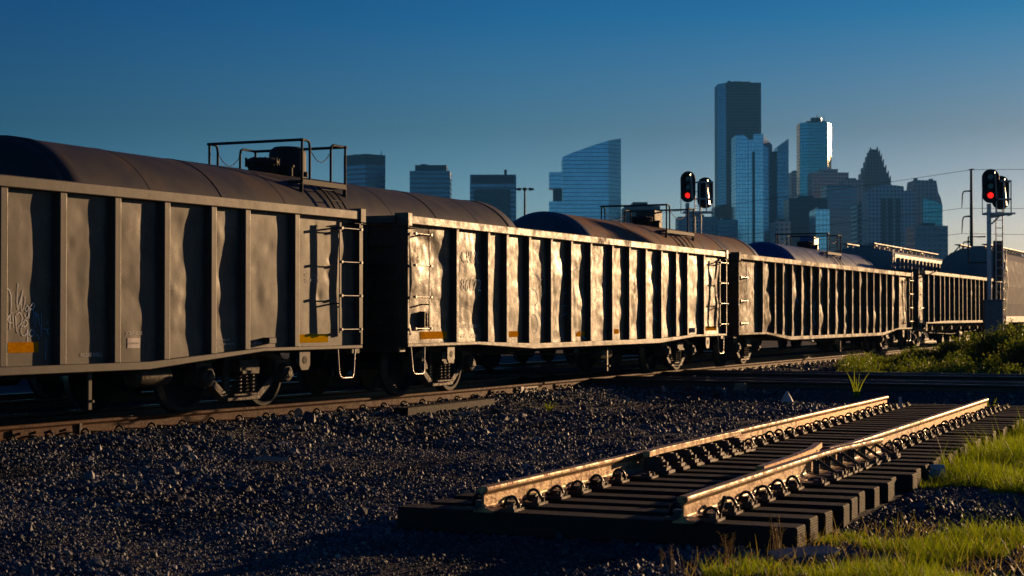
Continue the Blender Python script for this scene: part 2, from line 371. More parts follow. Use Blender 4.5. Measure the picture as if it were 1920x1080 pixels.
# brighter band low over the side of the sky opposite the sun
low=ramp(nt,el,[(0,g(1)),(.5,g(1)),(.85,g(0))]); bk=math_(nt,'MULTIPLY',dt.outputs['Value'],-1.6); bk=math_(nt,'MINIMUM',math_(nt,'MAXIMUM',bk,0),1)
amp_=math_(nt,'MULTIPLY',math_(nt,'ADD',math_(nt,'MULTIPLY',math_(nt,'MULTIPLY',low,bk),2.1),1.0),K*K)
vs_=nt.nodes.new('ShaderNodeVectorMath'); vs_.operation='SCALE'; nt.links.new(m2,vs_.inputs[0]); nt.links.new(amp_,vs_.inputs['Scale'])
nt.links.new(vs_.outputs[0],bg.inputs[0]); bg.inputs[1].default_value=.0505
S.view_settings.view_transform='Standard'; S.view_settings.look='None'; S.view_settings.exposure=.3; S.view_settings.gamma=1
S.cycles.use_denoising=True

# ------------------------------------------------------------------ ground
def graded(lo,hi,f0,f1,step,ratio=1.25):
    a=list(np.arange(f0,f1,step)); s=step
    x=a[-1]
    while x<hi: s*=ratio; x+=s; a.append(x)
    s=step; x=a[0]; pre=[]
    while x>lo: s*=ratio; x-=s; pre.append(x)
    return np.array(pre[::-1]+a)
gx=graded(-6000,6000,-12,22,.14); gy=graded(-300,9000,7,62,.14)
GX,GY=np.meshgrid(gx,gy); GV=gh(GX,GY)
nx,ny=len(gx),len(gy); idx=np.arange(nx*ny).reshape(ny,nx)
q=np.stack([idx[:-1,:-1],idx[:-1,1:],idx[1:,1:],idx[1:,:-1]],-1).reshape(-1,4)
gr=np_mesh('ground',np.stack([GX.ravel(),GY.ravel(),GV.ravel()],1),q,M['ground'],smooth=True); tag(gr,kind='structure')

# loose stones
def icosa():
    t=(1+5**.5)/2
    v=np.array([(-1,t,0),(1,t,0),(-1,-t,0),(1,-t,0),(0,-1,t),(0,1,t),(0,-1,-t),(0,1,-t),(t,0,-1),(t,0,1),(-t,0,-1),(-t,0,1)],float)
    v/=np.linalg.norm(v[0])
    f=np.array([(0,11,5),(0,5,1),(0,1,7),(0,7,10),(0,10,11),(1,5,9),(5,11,4),(11,10,2),(10,7,6),(7,1,8),(3,9,4),(3,4,2),(3,2,6),(3,6,8),(3,8,9),(4,9,5),(2,4,11),(6,2,10),(8,6,7),(9,8,1)])
    return v,f
def stones(name,X,Y,rad,mat,sink=.25,zoff=0.0):
    iv,jf=icosa(); n=len(X); Z=gh(X,Y)
    rot=rng.normal(size=(n,4)); rot/=np.linalg.norm(rot,axis=1,keepdims=True)
    a,b,c,d=rot.T
    Rm=np.empty((n,3,3))
    Rm[:,0,0]=1-2*(c*c+d*d);Rm[:,0,1]=2*(b*c-d*a);Rm[:,0,2]=2*(b*d+c*a)
    Rm[:,1,0]=2*(b*c+d*a);Rm[:,1,1]=1-2*(b*b+d*d);Rm[:,1,2]=2*(c*d-b*a)
    Rm[:,2,0]=2*(b*d-c*a);Rm[:,2,1]=2*(c*d+b*a);Rm[:,2,2]=1-2*(b*b+c*c)
    sc=np.stack([rng.uniform(.8,1.35,n),rng.uniform(.65,1.1,n),rng.uniform(.45,.9,n)],1)
    V=iv[None]*rng.uniform(.72,1.2,(n,12,1))*sc[:,None,:]*rad[:,None,None]
    V=np.einsum('nij,nkj->nki',Rm,V)
    V[:,:,0]+=X[:,None]; V[:,:,1]+=Y[:,None]; V[:,:,2]+=(Z+rad*sink+zoff)[:,None]
    Fa=(jf[None]+12*np.arange(n)[:,None,None]).reshape(-1,3)
    return np_mesh(name,V.reshape(-1,3),Fa,mat)
def scatter(n,z0,z1,l=-250,r=2170):
    Y=np.sqrt(rng.uniform(z0*z0,z1*z1,n)); px=rng.uniform(l,r,n); return px2x(px,Y),Y
def panelmask(X,Y):
    u=(X+.206)*.393+(Y-12.0)*.92; v=(X+.206)*.92-(Y-12.0)*.393
    return (u>.08)&(u<16.6)&(v>-.74)&(v<2.24)
XX=[];YY=[];RR=[]
for n,a,b,rm in ((80000,9.2,14,.0092),(95000,14,21,.0113),(72000,21,34,.0160),(15000,34,52,.03)):
    x,y=scatter(n,a,b)
    patch=np.sin(x*.9+1.3*np.sin(y*.55))*np.sin(y*.8+x*.3)     # finer trodden lanes
    r=rm*np.exp(rng.normal(0,.45,n))*(1+.35*patch)
    k=rng.uniform(size=n)<.02; r[k]*=1.7
    XX.append(x);YY.append(y);RR.append(r)
XX=np.concatenate(XX);YY=np.concatenate(YY);RR=np.concatenate(RR)
dm=polydist(MAIN,XX,YY); dx=np.minimum(polydist(X1,XX,YY),polydist(X2,XX,YY))
left_of_main=(np.cross(np.stack([np.full(len(XX),math.sin(R(25))),np.full(len(XX),math.cos(R(25)))],1),np.stack([XX+3,YY-25.86],1))>0)
RR=np.where(dm<2.4,RR*1.05,RR)
ok=~(panelmask(XX,YY))&~((dm<.9))&(~left_of_main|(dm<3))&(dx>1.0)
XX,YY,RR=XX[ok],YY[ok],RR[ok]
st=stones('loose_ballast_gravel',XX,YY,RR,M['stone']); tag(st,'crushed grey ballast stones spread over the yard floor','gravel',kind='stuff')

# ------------------------------------------------------------------ rails and track
def rail_prof(w=1.0):
    p=[(.075,0),(.075,.012),(.03,.028),(.010,.045),(.009,.125),(.030,.143),(.036,.148),(.036,.176),(.028,.183)]
    return [(-a,b) for a,b in p[::-1]][::1]+p   # left side top->bottom? built below
def rail(mb,path,z0=-.183,head=None):
    """sweep of a rail profile along 2-D path points (path is the rail's centre)"""
    right=[(.075,0),(.075,.012),(.03,.028),(.010,.045),(.009,.125),(.030,.143),(.037,.150),(.037,.174),(.028,.183)]
    prof=right+[(-a,b) for a,b in right[::-1]]
    P=[np.array(p,float) for p in path]; n=len(prof); vs=[];fs=[]
    for i,p in enumerate(P):
        d=P[min(i+1,len(P)-1)][:2]-P[max(i-1,0)][:2]; d/=np.linalg.norm(d); nr=np.array([d[1],-d[0]])
        zz=p[2] if len(p)>2 else 0
        for a,b in prof: vs.append((p[0]+nr[0]*a,p[1]+nr[1]*a,z0+b+zz))
    for i in range(len(P)-1):
        for k in range(n): fs.append((i*n+k,i*n+(k+1)%n,(i+1)*n+(k+1)%n,(i+1)*n+k))
    m0=mb.m
    for j,f in enumerate(fs):
        k=j%n; mb.m = 1 if (head and k==8) else 0
        mb.f.append([len(mb.v)+q for q in f]); mb.sm.append(False); mb.mi.append(mb.m)
    b=len(mb.v); mb.v+=vs; mb.m=0
    mb.f.append([b+k for k in range(n)][::-1]); mb.sm.append(False); mb.mi.append(0)
    mb.f.append([b+(len(P)-1)*n+k for k in range(n)]); mb.sm.append(False); mb.mi.append(0)
    return mb
def offset(P,o):
    out=[]
    for i in range(len(P)):
        d=P[min(i+1,len(P)-1)]-P[max(i-1,0)]; d=d/np.linalg.norm(d); out.append(P[i]+np.array([d[1],-d[0]])*o)
    return np.array(out)
def resample(P,step,start=0.0):
    seg=np.linalg.norm(np.diff(P,axis=0),axis=1); cum=np.concatenate([[0],np.cumsum(seg)]); s=np.arange(start,cum[-1],step)
    x=np.interp(s,cum,P[:,0]); y=np.interp(s,cum,P[:,1]); x2=np.interp(s+.2,cum,P[:,0]); y2=np.interp(s+.2,cum,P[:,1])
    return np.stack([x,y],1),np.arctan2(y2-y,x2-x)
def clip_mesh(mb,x=0,y=0,z=0,s=1.0,side=-1):
    # spring clip: an arch standing beside the rail foot with a toe on the foot and a heel in the shoulder
    p=[]
    for k in range(9):
        a=math.pi*k/8; p.append((x-.02+.04*k/8,y+side*(.035-.05*math.cos(a))*s,z+.012+.072*math.sin(a)*s))
    p=[(x-.06*s,y+side*-.03,z+.02)]+p+[(x+.05*s,y+side*.09,z+.015),(x+.07*s,y+side*.05,z+.02),(x+.06*s,y+side*-.02,z+.02)]
    mb.tube(p,.0125*s,6)
    mb.box(x-.035,x+.035,y+side*.03-.028,y+side*.03+.028,z,z+.048)
    return mb
def tie_mesh(L=2.6,w=.23,h=.17):
    return MB().box(-w/2,w/2,-L/2,L/2,-h,0)

# main track -------------------------------------------------------
mt=empty('railway_track',(0,0,0),label='main railway track carrying the gondola cars, with its rusty near rail lit',cat='railway track')
near=offset(MAIN,.755); far=offset(MAIN,-.755)
near=resample(near,1.0)[0]; far=resample(far,1.0)[0]
rail(MB(),near,head=True).build('rail',[M['railrust'],M['railrust']],mt,bevel=.004,seg=1)
rail(MB(),far,head=True).build('rail',[M['raildark'],M['railtop']],mt)
tp,ta=resample(MAIN,.61,14)
tie0=tie_mesh().build('tie',M['tie'],mt,bevel=.008,seg=1)
tie0.location=(tp[0][0],tp[0][1],-.185); tie0.rotation_euler=(0,0,ta[0])
for p,a in list(zip(tp,ta))[1:100]:
    put(tie0,mt,(p[0],p[1],-.185),a)
mb=MB()
rest=list(zip(tp,ta))[100:]
for p,a in rest:
    m=Matrix.Translation((p[0],p[1],-.185))@Matrix.Rotation(a,4,'Z'); t=tie_mesh(); mb.add([m@Vector(v) for v in t.v],t.f)
if rest: tag(mb.build('ties',M['tie'],mt),kind='stuff')
cp,ca=resample(offset(MAIN,.755),.61,14)
cl0=None
for p,a in list(zip(cp,ca))[:100]:
    if cl0 is None:
        c=clip_mesh(MB(),y=-.078,s=1.0); c.box(-.09,.09,-.19,-.06,-.004,.008); c.box(-.03,.0,-.17,-.14,.008,.035); cl0=c.build('rail_clip',M['clip'],mt)
        cl0.location=(p[0],p[1],-.18); cl0.rotation_euler=(0,0,a)
    else: put(cl0,mt,(p[0],p[1],-.18),a)
def on_near(px):
    """place on the near rail seen at this photo column"""
    for i in range(len(near)-1):
        for t in np.linspace(0,1,12):
            p=near[i]*(1-t)+near[i+1]*t
            if p[1]>8 and 960+F*p[0]/p[1]>=px: 
                d=near[i+1]-near[i]; return p,math.atan2(d[1],d[0])
    return near[-1],0
def joint_bar(px,L=.9,nb=6,mat='railrust'):
    p,a=on_near(px); j=MB(); j.xz([(-L/2,.03),(L/2,.03),(L/2,.05),(L/2-.01,.13),(-L/2+.01,.13),(-L/2,.05)],-.036,-.012)
    for k in range(nb):
        x=-L/2+L*(k+.5)/nb; j.cyl((x,-.036,.088),(x,-.058,.088),.017,6)
    o=j.build('joint_bar',M[mat],mt,bevel=.003,seg=1); o.location=(p[0],p[1],-.183); o.rotation_euler=(0,0,a)
joint_bar(75,1.0,4); joint_bar(985,1.0,6,'plate'); joint_bar(1050,.8,4,'railrust'); joint_bar(930,.6,3,'railrust')
p,a=on_near(146); o=MB().box(-.022,.022,-.042,-.012,.0,.15).build('joint_gap',M['raildark'],mt); o.location=(p[0],p[1],-.183); o.rotation_euler=(0,0,a)
p,a=on_near(974); o=MB().box(-.06,.06,-.062,-.037,.04,.14).build('insulated_block',M['label'],mt); o.location=(p[0],p[1],-.183); o.rotation_euler=(0,0,a)
# second track ----------------------------------------------------------
mt2=empty('railway_track',(0,0,0),label='railway track behind the gondolas that carries the tank cars',cat='railway track')
for o_ in (.755,-.755):
    rail(MB(),offset(TANK,o_)[[0,-1]],head=True).build('rail',[M['raildark'],M['railtop']],mt2)
tp,ta=resample(TANK,1.1,16)
t0=None
for p,a in list(zip(tp,ta))[:80]:
    if t0 is None: t0=tie_mesh().build('tie',M['tie'],mt2); t0.location=(p[0],p[1],-.185); t0.rotation_euler=(0,0,a)
    else: put(t0,mt2,(p[0],p[1],-.185),a)
# crossing tracks -------------------------------------------------------
for k,(P,lab) in enumerate(((X1,'crossing track with shiny rails just beyond the loose track panel'),(X2,'farther crossing track along the edge of the weeds'))):
    t=empty('crossing_track',(0,0,0),label=lab,cat='railway track',group='tracks that cross under the train')
    for o_ in (.755,-.755,.60,-.60):
        P2=offset(P,o_)[[0,-1]]; P2=np.concatenate([P2,np.full((2,1),-.004 if abs(o_)>.7 else -.02)],1)
        nm='rail' if abs(o_)>.7 else 'guard_rail'
        rail(MB(),P2,head=True).build(nm,[M['raildark'],M['railtop'] if nm=='rail' else M['raildark']],t,bevel=.004,seg=1)
    tp,ta=resample(P,.62,1); t0=None
    for p,a in list(zip(tp,ta))[:72]:
        if t0 is None: t0=tie_mesh(2.6).build('tie',M['tie'],t); t0.location=(p[0],p[1],-.19); t0.rotation_euler=(0,0,a)
        else: put(t0,t,(p[0],p[1],-.19),a)

# loose track panel in the foreground -----------------------------------
PH=23.15
pn=empty('track_panel',(-.206,12.0,0),heading(PH),label='prefabricated turnout track panel resting on the gravel in the foreground',cat='track panel')
TT=-.145; RT=.04                       # tie top, rail top
RY2=-1.48
pt0=None
for k in range(36):
    jit=random.uniform(-.03,.03); yc=-.745+jit
    if k in (0,1,7): pass
    if pt0 is None: pt0=tie_mesh(2.9,.235,.165).build('tie',M['tie'],pn,bevel=.01,seg=1); t=pt0
    else: t=put(pt0,pn)
    t.location=(.215+.455*k+random.uniform(-.018,.018),yc+random.uniform(-.02,.02),TT-random.choice((0,.003,.006))); t.rotation_euler=(random.uniform(-.003,.003),0,random.uniform(-.014,.014)); t.scale=(random.uniform(.92,1.06),random.uniform(.985,1.02),1)
z0=RT-.183
def prail(name,pts,mat,bev=.005): return rail(MB(),pts,z0=z0).build(name,M[mat],pn,bevel=bev,seg=1)
prail('rail',[(0,0),(3.2,0),(6.08,0)],'railpale')
prail('rail',[(6.085,0),(9.1,0)],'railpale')
prail('rail',[(9.108,0),(14.8,0)],'railtan')
prail('rail',[(-.06,RY2),(3.6,RY2),(4.6,RY2-.02),(6.0,RY2-.13,-.004)],'railpale')
prail('rail',[(4.55,RY2+.07),(5.2,RY2+.005),(8.9,RY2)],'railpale')
prail('rail',[(8.908,RY2),(14.6,RY2)],'railtan')
# wing rail with a flared, cut end
wg=MB(); wp=[(2.25,RY2+.085),(3.4,RY2+.10),(4.2,RY2+.14),(4.95,RY2+.24)]
for i in range(3): wg.bar((*wp[i],RT-.015),(*wp[i+1],RT-.015),.07,.05)
for i in range(3): wg.bar((*wp[i],RT-.10),(*wp[i+1],RT-.10),.02,.13); wg.bar((*wp[i],z0+.01),(*wp[i+1],z0+.01),.12,.02)
wg.build('wing_rail',M['railtan'],pn,bevel=.004,seg=1)
# guard rail beside the first rail, carried on bolted brackets
gd=MB(); gp=[(3.17,-.14),(3.5,-.115),(5.75,-.115),(6.1,-.15)]
for i in range(3): gd.bar((*gp[i],RT-.006),(*gp[i+1],RT-.006),.06,.052)
gd.build('guard_rail',M['railpale'],pn,bevel=.005,seg=2)
br0=None
for k in range(7):
    x=3.4+.42*k
    if br0 is None:
        b=MB(); b.box(-.035,.035,-.165,-.045,z0,RT-.034); b.box(-.09,.09,-.30,-.16,z0+.002,z0+.03); b.box(-.06,.06,-.27,-.17,z0+.03,z0+.06)
        b.xz([(-.035,z0+.03),(.035,z0+.03),(.02,RT-.04),(-.02,RT-.04)],-.21,-.165)
        b.cyl((0,-.165,RT-.10),(0,-.225,RT-.10),.04,8); b.cyl((0,-.225,RT-.10),(0,-.26,RT-.10),.02,6)
        br0=b.build('guard_bracket',M['plate'],pn,bevel=.003,seg=1); br0.location=(x,0,0)
    else: put(br0,pn,(x,0,0))
bc0=None
for k in range(6):
    x=3.62+.44*k
    if bc0 is None:
        b=MB(); b.bar((0,-.045,RT-.04),(0,-.24,z0+.02),.012,.03); b.bar((0,-.05,RT-.05),(0,-.05,z0+.01),.012,.05)
        b.box(-.07,.07,-.30,-.04,z0+.0,z0+.02); b.box(-.02,.02,-.28,-.24,z0+.02,z0+.055); b.box(-.055,.055,-.06,-.03,z0+.05,RT-.035)
        bc0=b.build('rail_brace',M['plate'],pn,bevel=.003,seg=1); bc0.location=(x,RY2-.03*max(0,(x-4)/2)*2,0)
    else: put(bc0,pn,(x,RY2-.03*max(0,(x-4)/2)*2,0))
pl0=None; cs0=None; lb=MB()
for k in range(36):
    x=.215+.455*k
    for y0 in (0,RY2):
        if x>15.9: continue
        wide=(2.9<x<6.4)
        if pl0 is None:
            b=MB(); b.box(-.09,.09,-.19,.19,0,.018); b.box(-.075,-.02,-.175,-.125,.018,.04); b.cyl((.05,-.16,.018),(.05,-.16,.045),.017,6); b.cyl((-.05,-.16,.018),(-.05,-.16,.06),.012,4)
            pl0=b.build('tie_plate',M['plate'],pn); p_=pl0
        else: p_=put(pl0,pn)
        p_.location=(x,y0,TT+.001); p_.scale=(1,1.55 if wide else 1,1)
        if wide or x>15.2: continue
        if cs0 is None:
            b=clip_mesh(MB(),y=-.08,s=.95); cs0=b.build('spring_clip',M['clip'],pn); c_=cs0
        else: c_=put(cs0,pn)
        c_.location=(x+random.uniform(-.02,.02),y0+random.uniform(-.006,.004),TT+.018); c_.rotation_euler=(random.uniform(-.12,.12),random.uniform(-.15,.15),random.uniform(-.3,.3))
        clip_mesh(lb,x=x,y=y0+.08,z=TT+.018,s=1.15,side=1)
tag(lb.build('spring_clips',M['clip'],pn),kind='stuff')
MB().cyl((.33,RY2-.13,TT),(.26,RY2-.20,TT+.16),.014,6).build('loose_spike',M['raildark'],pn)

# ------------------------------------------------------------------ rail trucks (bogies)
def helix(mb,x,y,z0,z1,r,n,wire):
    p=[(x+r*math.cos(2*math.pi*n*k/(n*8)),y+r*math.sin(2*math.pi*n*k/(n*8)),z0+(z1-z0)*k/(n*8)) for k in range(n*8+1)]
    mb.tube(p,wire,5,caps=False)
def make_truck(parent,fine=True):
    m=MB()
    for s in (-1,1):
        y0,y1=s*.96,s*1.10
        if s>0: y0,y1=.96,1.10
        m.bar((-.95,s*1.03,.60),(-.42,s*1.03,.77),.14,.10); m.bar((-.42,s*1.03,.77),(.42,s*1.03,.77),.14,.12); m.bar((.42,s*1.03,.77),(.95,s*1.03,.60),.14,.10)
        m.bar((-.80,s*1.03,.48),(-.36,s*1.03,.17),.12,.10); m.bar((-.36,s*1.03,.155),(.36,s*1.03,.155),.16,.07); m.bar((.36,s*1.03,.17),(.80,s*1.03,.48),.12,.10)
        for x in (-.30,.30): m.bar((x,s*1.03,.19),(x,s*1.03,.71),.12,.05,up=(0,1,0))
        for x in (-.875,.875): m.box(x-.17,x+.17,min(s*.93,s*1.12),max(s*.93,s*1.12),.36,.64)
        m.box(-.22,.22,min(s*.9,s*1.20),max(s*.9,s*1.20),.50,.66); m.box(-.28,.28,min(s*.95,s*1.16),max(s*.95,s*1.16),.185,.215)
        m.box(-.19,.19,min(s*1.2,s*1.22),max(s*1.2,s*1.22),.47,.52)
    m.box(-.2,.2,-1.0,1.0,.50,.72)
    tr=m.build('truck',M['iron'],parent,bevel=.012,seg=2)
    for s in (-1,1):
        b=MB()
        for x in (-.14,0,.14): helix(b,x,s*1.09,.215,.50,.058,6,.013)
        b.build('coil_spring_nest',M['iron'],tr)
    for s in (-1,1):
        for x in (-.875,.875):
            b=MB()
            b.lathe([(0,.13),(.05,.13),(.07,.10),(.105,.09),(.125,.07),(.135,.0),(.135,-.05)],(x,s*1.12,.46),(0,s,0),18,sharp=True)
            for q in range(3):
                a=math.pi/2+q*2.094; b.cyl((x+.065*math.cos(a),s*1.2,.46+.065*math.sin(a)),(x+.065*math.cos(a),s*1.245,.46+.065*math.sin(a)),.018,6)
            b.build('bearing_cap',M['iron'],tr,bevel=.004,seg=1)
    for x in (-.875,.875):
        b=MB()
        for s in (-1,1):
            b.m=0
            b.lathe([(.06,-.09),(.10,-.07),(.13,-.03),(.30,.02),(.385,.0),(.40,-.055)],(x,s*.755,.462),(0,-s,0),40)
            b.lathe([(.40,-.055),(.455,-.055)],(x,s*.755,.462),(0,-s,0),40)
            b.m=1; b.lathe([(.455,-.06),(.462,.045)],(x,s*.755,.462),(0,-s,0),40)
            b.m=0; b.lathe([(.462,.045),(.488,.058),(.486,.075),(.40,.08),(.385,.06),(.15,.06),(.08,.10)],(x,s*.755,.462),(0,-s,0),40)
        b.cyl((x,-1.0,.462),(x,1.0,.462),.08,14)
        b.build('wheelset',[M['black'],M['tread']],tr)
    return tr

# ------------------------------------------------------------------ writing
def text_mesh(s,h,cond=.62,font_res=2):
    cu=bpy.data.curves.new('lettering','FONT'); cu.body=s; cu.size=h/.72; cu.resolution_u=font_res
    o=bpy.data.objects.new('tmp',cu); me=bpy.data.meshes.new_from_object(o); bpy.data.objects.remove(o)
    v=np.empty(len(me.vertices)*3); me.vertices.foreach_get('co',v); v=v.reshape(-1,3); v[:,0]*=cond
    return me,v

# ------------------------------------------------------------------ gondolas
def gondola(i,label,mat,posts_px,depth=.12,pw=.12,chord=.13,zb_end=.775,zb_mid=.67,seed=0,dent=.022,ends=(True,True),ladders=(True,True),flare=False,hopper=False,text_fn=None,crink=.12):
    c=CARS[i]; L=c['L']; top=c['top']; d=dirv(c['h'])
    root=empty('gondola_car',(c['c'][0],c['c'][1],0),heading(c['h']),label=label,cat='freight car',group='open gondola cars coupled on the main track')
    mm=M[mat]; Y=-W/2
    A=np.array(c['left'])
    def px_x(px,off=0.0):
        k=(px-960)/F; a=A+lft(c['h'])*off
        s=(k*a[1]-a[0])/(d[0]-k*d[1]); return s-L/2
    def py_z(px,py,off=0.0):
        s=px_x(px,off)+L/2; Z=(A+lft(c['h'])*off+d*s)[1]; return py2z(py,Z)
    def zb(x):
        t=min(1,max(0,(abs(x)-(L/2-4.7))/2.3)); return zb_mid+(zb_end-zb_mid)*t
    sillh=.05
    def ptop(x): 
        t=min(1,max(0,(abs(x)-(L/2-4.7))/2.3)); return zb(x)+.05+.045*(1-t)
    ph=[px_x(p)+pw*.5 for p in posts_px]
    bays=sorted([-L/2+.04]+ph+[L/2-.04])
    rnd=random.Random(seed); amp=[rnd.uniform(.45,1.9)*dent for _ in bays]; bias=[rnd.uniform(-.3,.9) for _ in bays]
    pits=[(rnd.uniform(-L/2,L/2),rnd.uniform(.9,top-.25),rnd.uniform(.035,.12),rnd.choice((-1,1,1))*rnd.uniform(.004,.013),rnd.uniform(.5,1.2)) for _ in range(int(L*4.5))]
    def surf(x,z):
        k=0
        while k<len(bays)-2 and x>bays[k+1]: k+=1
        u=min(1,max(0,(x-bays[k])/(bays[k+1]-bays[k]))); v=min(1,max(0,(z-ptop(x))/(top-chord-ptop(x))))
        e=(4*u*(1-u))**.6*(min(1,v*6)*min(1,(1-v)*9))
        n=mnoise.noise(Vector((x*.9+seed*7,z*1.3,seed)))+.35*mnoise.noise(Vector((x*2.2,z*3.0,seed+5)))+.10*mnoise.noise(Vector((x*7,z*6,seed+9)))
        n+=.5*mnoise.noise(Vector((k*3.3,z*1.2,seed+2)))+crink*(mnoise.noise(Vector((x*4.6,z*3.1,seed+3)))+.6*mnoise.noise(Vector((x*9,z*7,seed+4))))
        dd=0
        for (a,b_,r_,h_,q_) in pits:
            if abs(x-a)<3*r_: dd+=h_*math.exp(-((x-a)**2+((z-b_)*q_)**2)/(r_*r_))
        return Y+depth+e*(amp[k]*(n*1.5+bias[k]*.5)+dd)
    # side panel with its dents
    nxs=int(L/.036); nzs=46; V=[];Fc=[]
    xs=np.linspace(-L/2+.02,L/2-.02,nxs)
    for x in xs:
        for j in range(nzs+1):
            z=ptop(x)-.01+(top-chord-ptop(x)+.02)*j/nzs; V.append((x,surf(x,z),z))
    nfr=len(V)
    for a in range(nxs-1):
        for j in range(nzs):
            b=a*(nzs+1)+j; Fc.append((b,b+nzs+1,b+nzs+2,b+1))
    sd_=MB(); sd_.add(V,Fc,True); sd_.build('side_panel',mm,root,recalc=False)
    # posts, each a part
    shared={}
    for p in ph:
        zl=ptop(p)-.005
        key=(round(zl,2))
        b=MB(); zt=top-chord
        if hopper:
            b.box(-pw/2,pw/2,Y,Y+depth+.02,zl,zt)
            b.bar((0,Y+.03,zl+.02),(0,Y+.32,zl-.34),pw*.8,.06,up=(0,1,0))
        elif flare:
            b.xz([(-pw*1.1,zl),(pw*1.1,zl),(pw/2,zl+.28),(pw/2,zt),(-pw/2,zt),(-pw/2,zl+.28)],Y,Y+depth+.02)
        else:
            b.box(-pw/2,pw/2,Y,Y+depth+.02,zl,zt)
        o=b.build('side_post',mm,root,bevel=.012,seg=3); o.location.x=p
    # top chord and sill
    b=MB(); b.box(-L/2,L/2,Y-.012,Y+.16,top-chord,top); ch=b.build('top_chord',mm,root,bevel=.012,seg=2)
    b=MB(); b.box(-L/2,L/2,-Y-.16,-Y+.012,top-chord,top); b.build('top_chord',mm,root,bevel=.01,seg=1)
    q5=[2.4+2.3*j/5 for j in range(6)]; xs2=[-L/2]+[-L/2+a for a in q5]+[L/2-a for a in q5[::-1]]+[L/2]
    b=MB(); poly=[(x,zb(x)) for x in xs2]+[(x,ptop(x)) for x in xs2[::-1]]
    b.xz(poly,Y-.006,Y+.2); b.build('side_sill',mm,root,bevel=.01,seg=2)
    b=MB(); b.xz([(x,zb(x)) for x in xs2]+[(L/2,top-chord),(-L/2,top-chord)],-Y-.12,-Y-.10); b.xz(poly,-Y-.2,-Y)
    for p in ph: b.box(p-pw/2,p+pw/2,-Y-.11,-Y-.003,zb(p)+sillh,top-chord)
    b.build('side_panel',mm,root)
    b=MB(); b.box(-L/2+.1,L/2-.1,Y+.19,-Y-.19,.93,.99); b.build('floor',M['black'],root)
    b=MB(); b.box(-L/2+.35,L/2-.35,-.32,.32,.56,.925)
    for k in range(7):
        x=-L/2+3.6+(L-7.2)*k/6; b.box(x-.09,x+.09,Y+.22,-.33,.70,.925); b.box(x-.09,x+.09,.33,-Y-.22,.70,.925)
    for s in (-1,1): b.box(s*(L/2-2.15)-.25,s*(L/2-2.15)+.25,Y+.2,-Y-.2,.745,.93)
    b.build('underframe',M['black'],root)
    # ends
    for s in (-1,1):
        b=MB(); xe=s*(L/2-.02); b.box(min(xe,xe-s*.06),max(xe,xe-s*.06),Y+.14,-Y-.14,.80,top-chord)
        for k in range(6):
            z=.95+k*(top-1.15)/6; b.box(min(xe,xe+s*.05),max(xe,xe+s*.05),Y+.2,-Y-.2,z,z+.12)
        for y in (-.9,.9): b.box(min(xe+s*.0,xe+s*.07),max(xe,xe+s*.07),y-.04,y+.04,.82,top-chord-.01)
        b.box(min(xe-s*.16,xe+s*.1),max(xe-s*.16,xe+s*.1),Y+.17,-Y-.17,top-chord+.004,top-.004)
        b.box(min(xe-s*.1,xe+s*.12),max(xe-s*.1,xe+s*.12),Y+.1,-Y-.1,.70,.80)
        b.build('end_wall',mm,root,bevel=.008,seg=1)
        b=MB()   # corner angle, chord cap
        b.box(min(s*(L/2-.05),s*(L/2+.006)),max(s*(L/2-.05),s*(L/2+.006)),Y-.004,Y+.135,zb_end+sillh,top-chord)
        b.box(min(s*(L/2-.012),s*(L/2+.006)),max(s*(L/2-.012),s*(L/2+.006)),Y+.135,Y+.22,zb_end+sillh,top-chord)
        b.build('corner_post',mm,root,bevel=.008,seg=2)
        b=MB(); b.box(min(s*(L/2-.09),s*(L/2+.045)),max(s*(L/2-.09),s*(L/2+.045)),Y-.03,Y+.2,top-chord-.035,top+.035)
        b.box(min(s*(L/2-.28),s*(L/2+.03)),max(s*(L/2-.28),s*(L/2+.03)),Y-.045,Y+.16,top-chord-.065,top-chord-.05)
        b.build('chord_cap',mm,root,bevel=.008,seg=2)
        # coupler
        b=MB(); b.box(min(s*(L/2-.2),s*(L/2+.42)),max(s*(L/2-.2),s*(L/2+.42)),-.1,.1,.79,.96); b.box(min(s*(L/2+.40),s*(L/2+.64)),max(s*(L/2+.4),s*(L/2+.64)),-.16,.15,.74,1.0)
        b.build('coupler',M['iron'],root,bevel=.02,seg=2)
        p=[(s*(L/2+.1),-.3,.75),(s*(L/2+.3),-.3,.45),(s*(L/2+.55),-.25,.38),(s*(L/2+.72),-.2,.6)]; MB().tube(p,.025,8).build('air_hose',M['black'],root)
    # trucks
    tr=make_truck(root); tr.location.x=-(L/2-2.15); put(tr,root,(L/2-2.15,0,0))
    # ladders on both near corners
    for s,on in ((-1,ladders[0]),(1,ladders[1])):
        if not on: continue
        x1=s*(L/2-.13); x0=s*(L/2-.64)
        b=MB(); zt=top-chord-.10
        stile=[x0] if s<0 else [x0,x1]
        for x in stile: b.box(x-.024,x+.024,Y-.045,Y-.030,1.00,zt+.04); b.box(x+.012,x+.024,Y-.030,Y-.012,1.00,zt+.04); b.box(x-.03,x+.03,Y-.030,Y+depth+.03,zt-.05,zt-.03); b.box(x-.03,x+.03,Y-.030,Y+depth+.03,1.40,1.42)
        ld=b.build('ladder',mm,root,bevel=.004,seg=1)
        for k in range(4):
            z=1.05+k*.47
            r=MB(); r.cyl((min(x0,x1),Y-.060,z),(max(x0,x1),Y-.060,z),.011,8)
            for x in (x0,x1): r.cyl((x,Y-.080,z),(x,Y-.03,z),.020,8)
            r.build('rung',M['rung'],ld)
        # stirrup step under the corner
        xa,xb=s*(L/2-.15),s*(L/2-.6); b=MB()
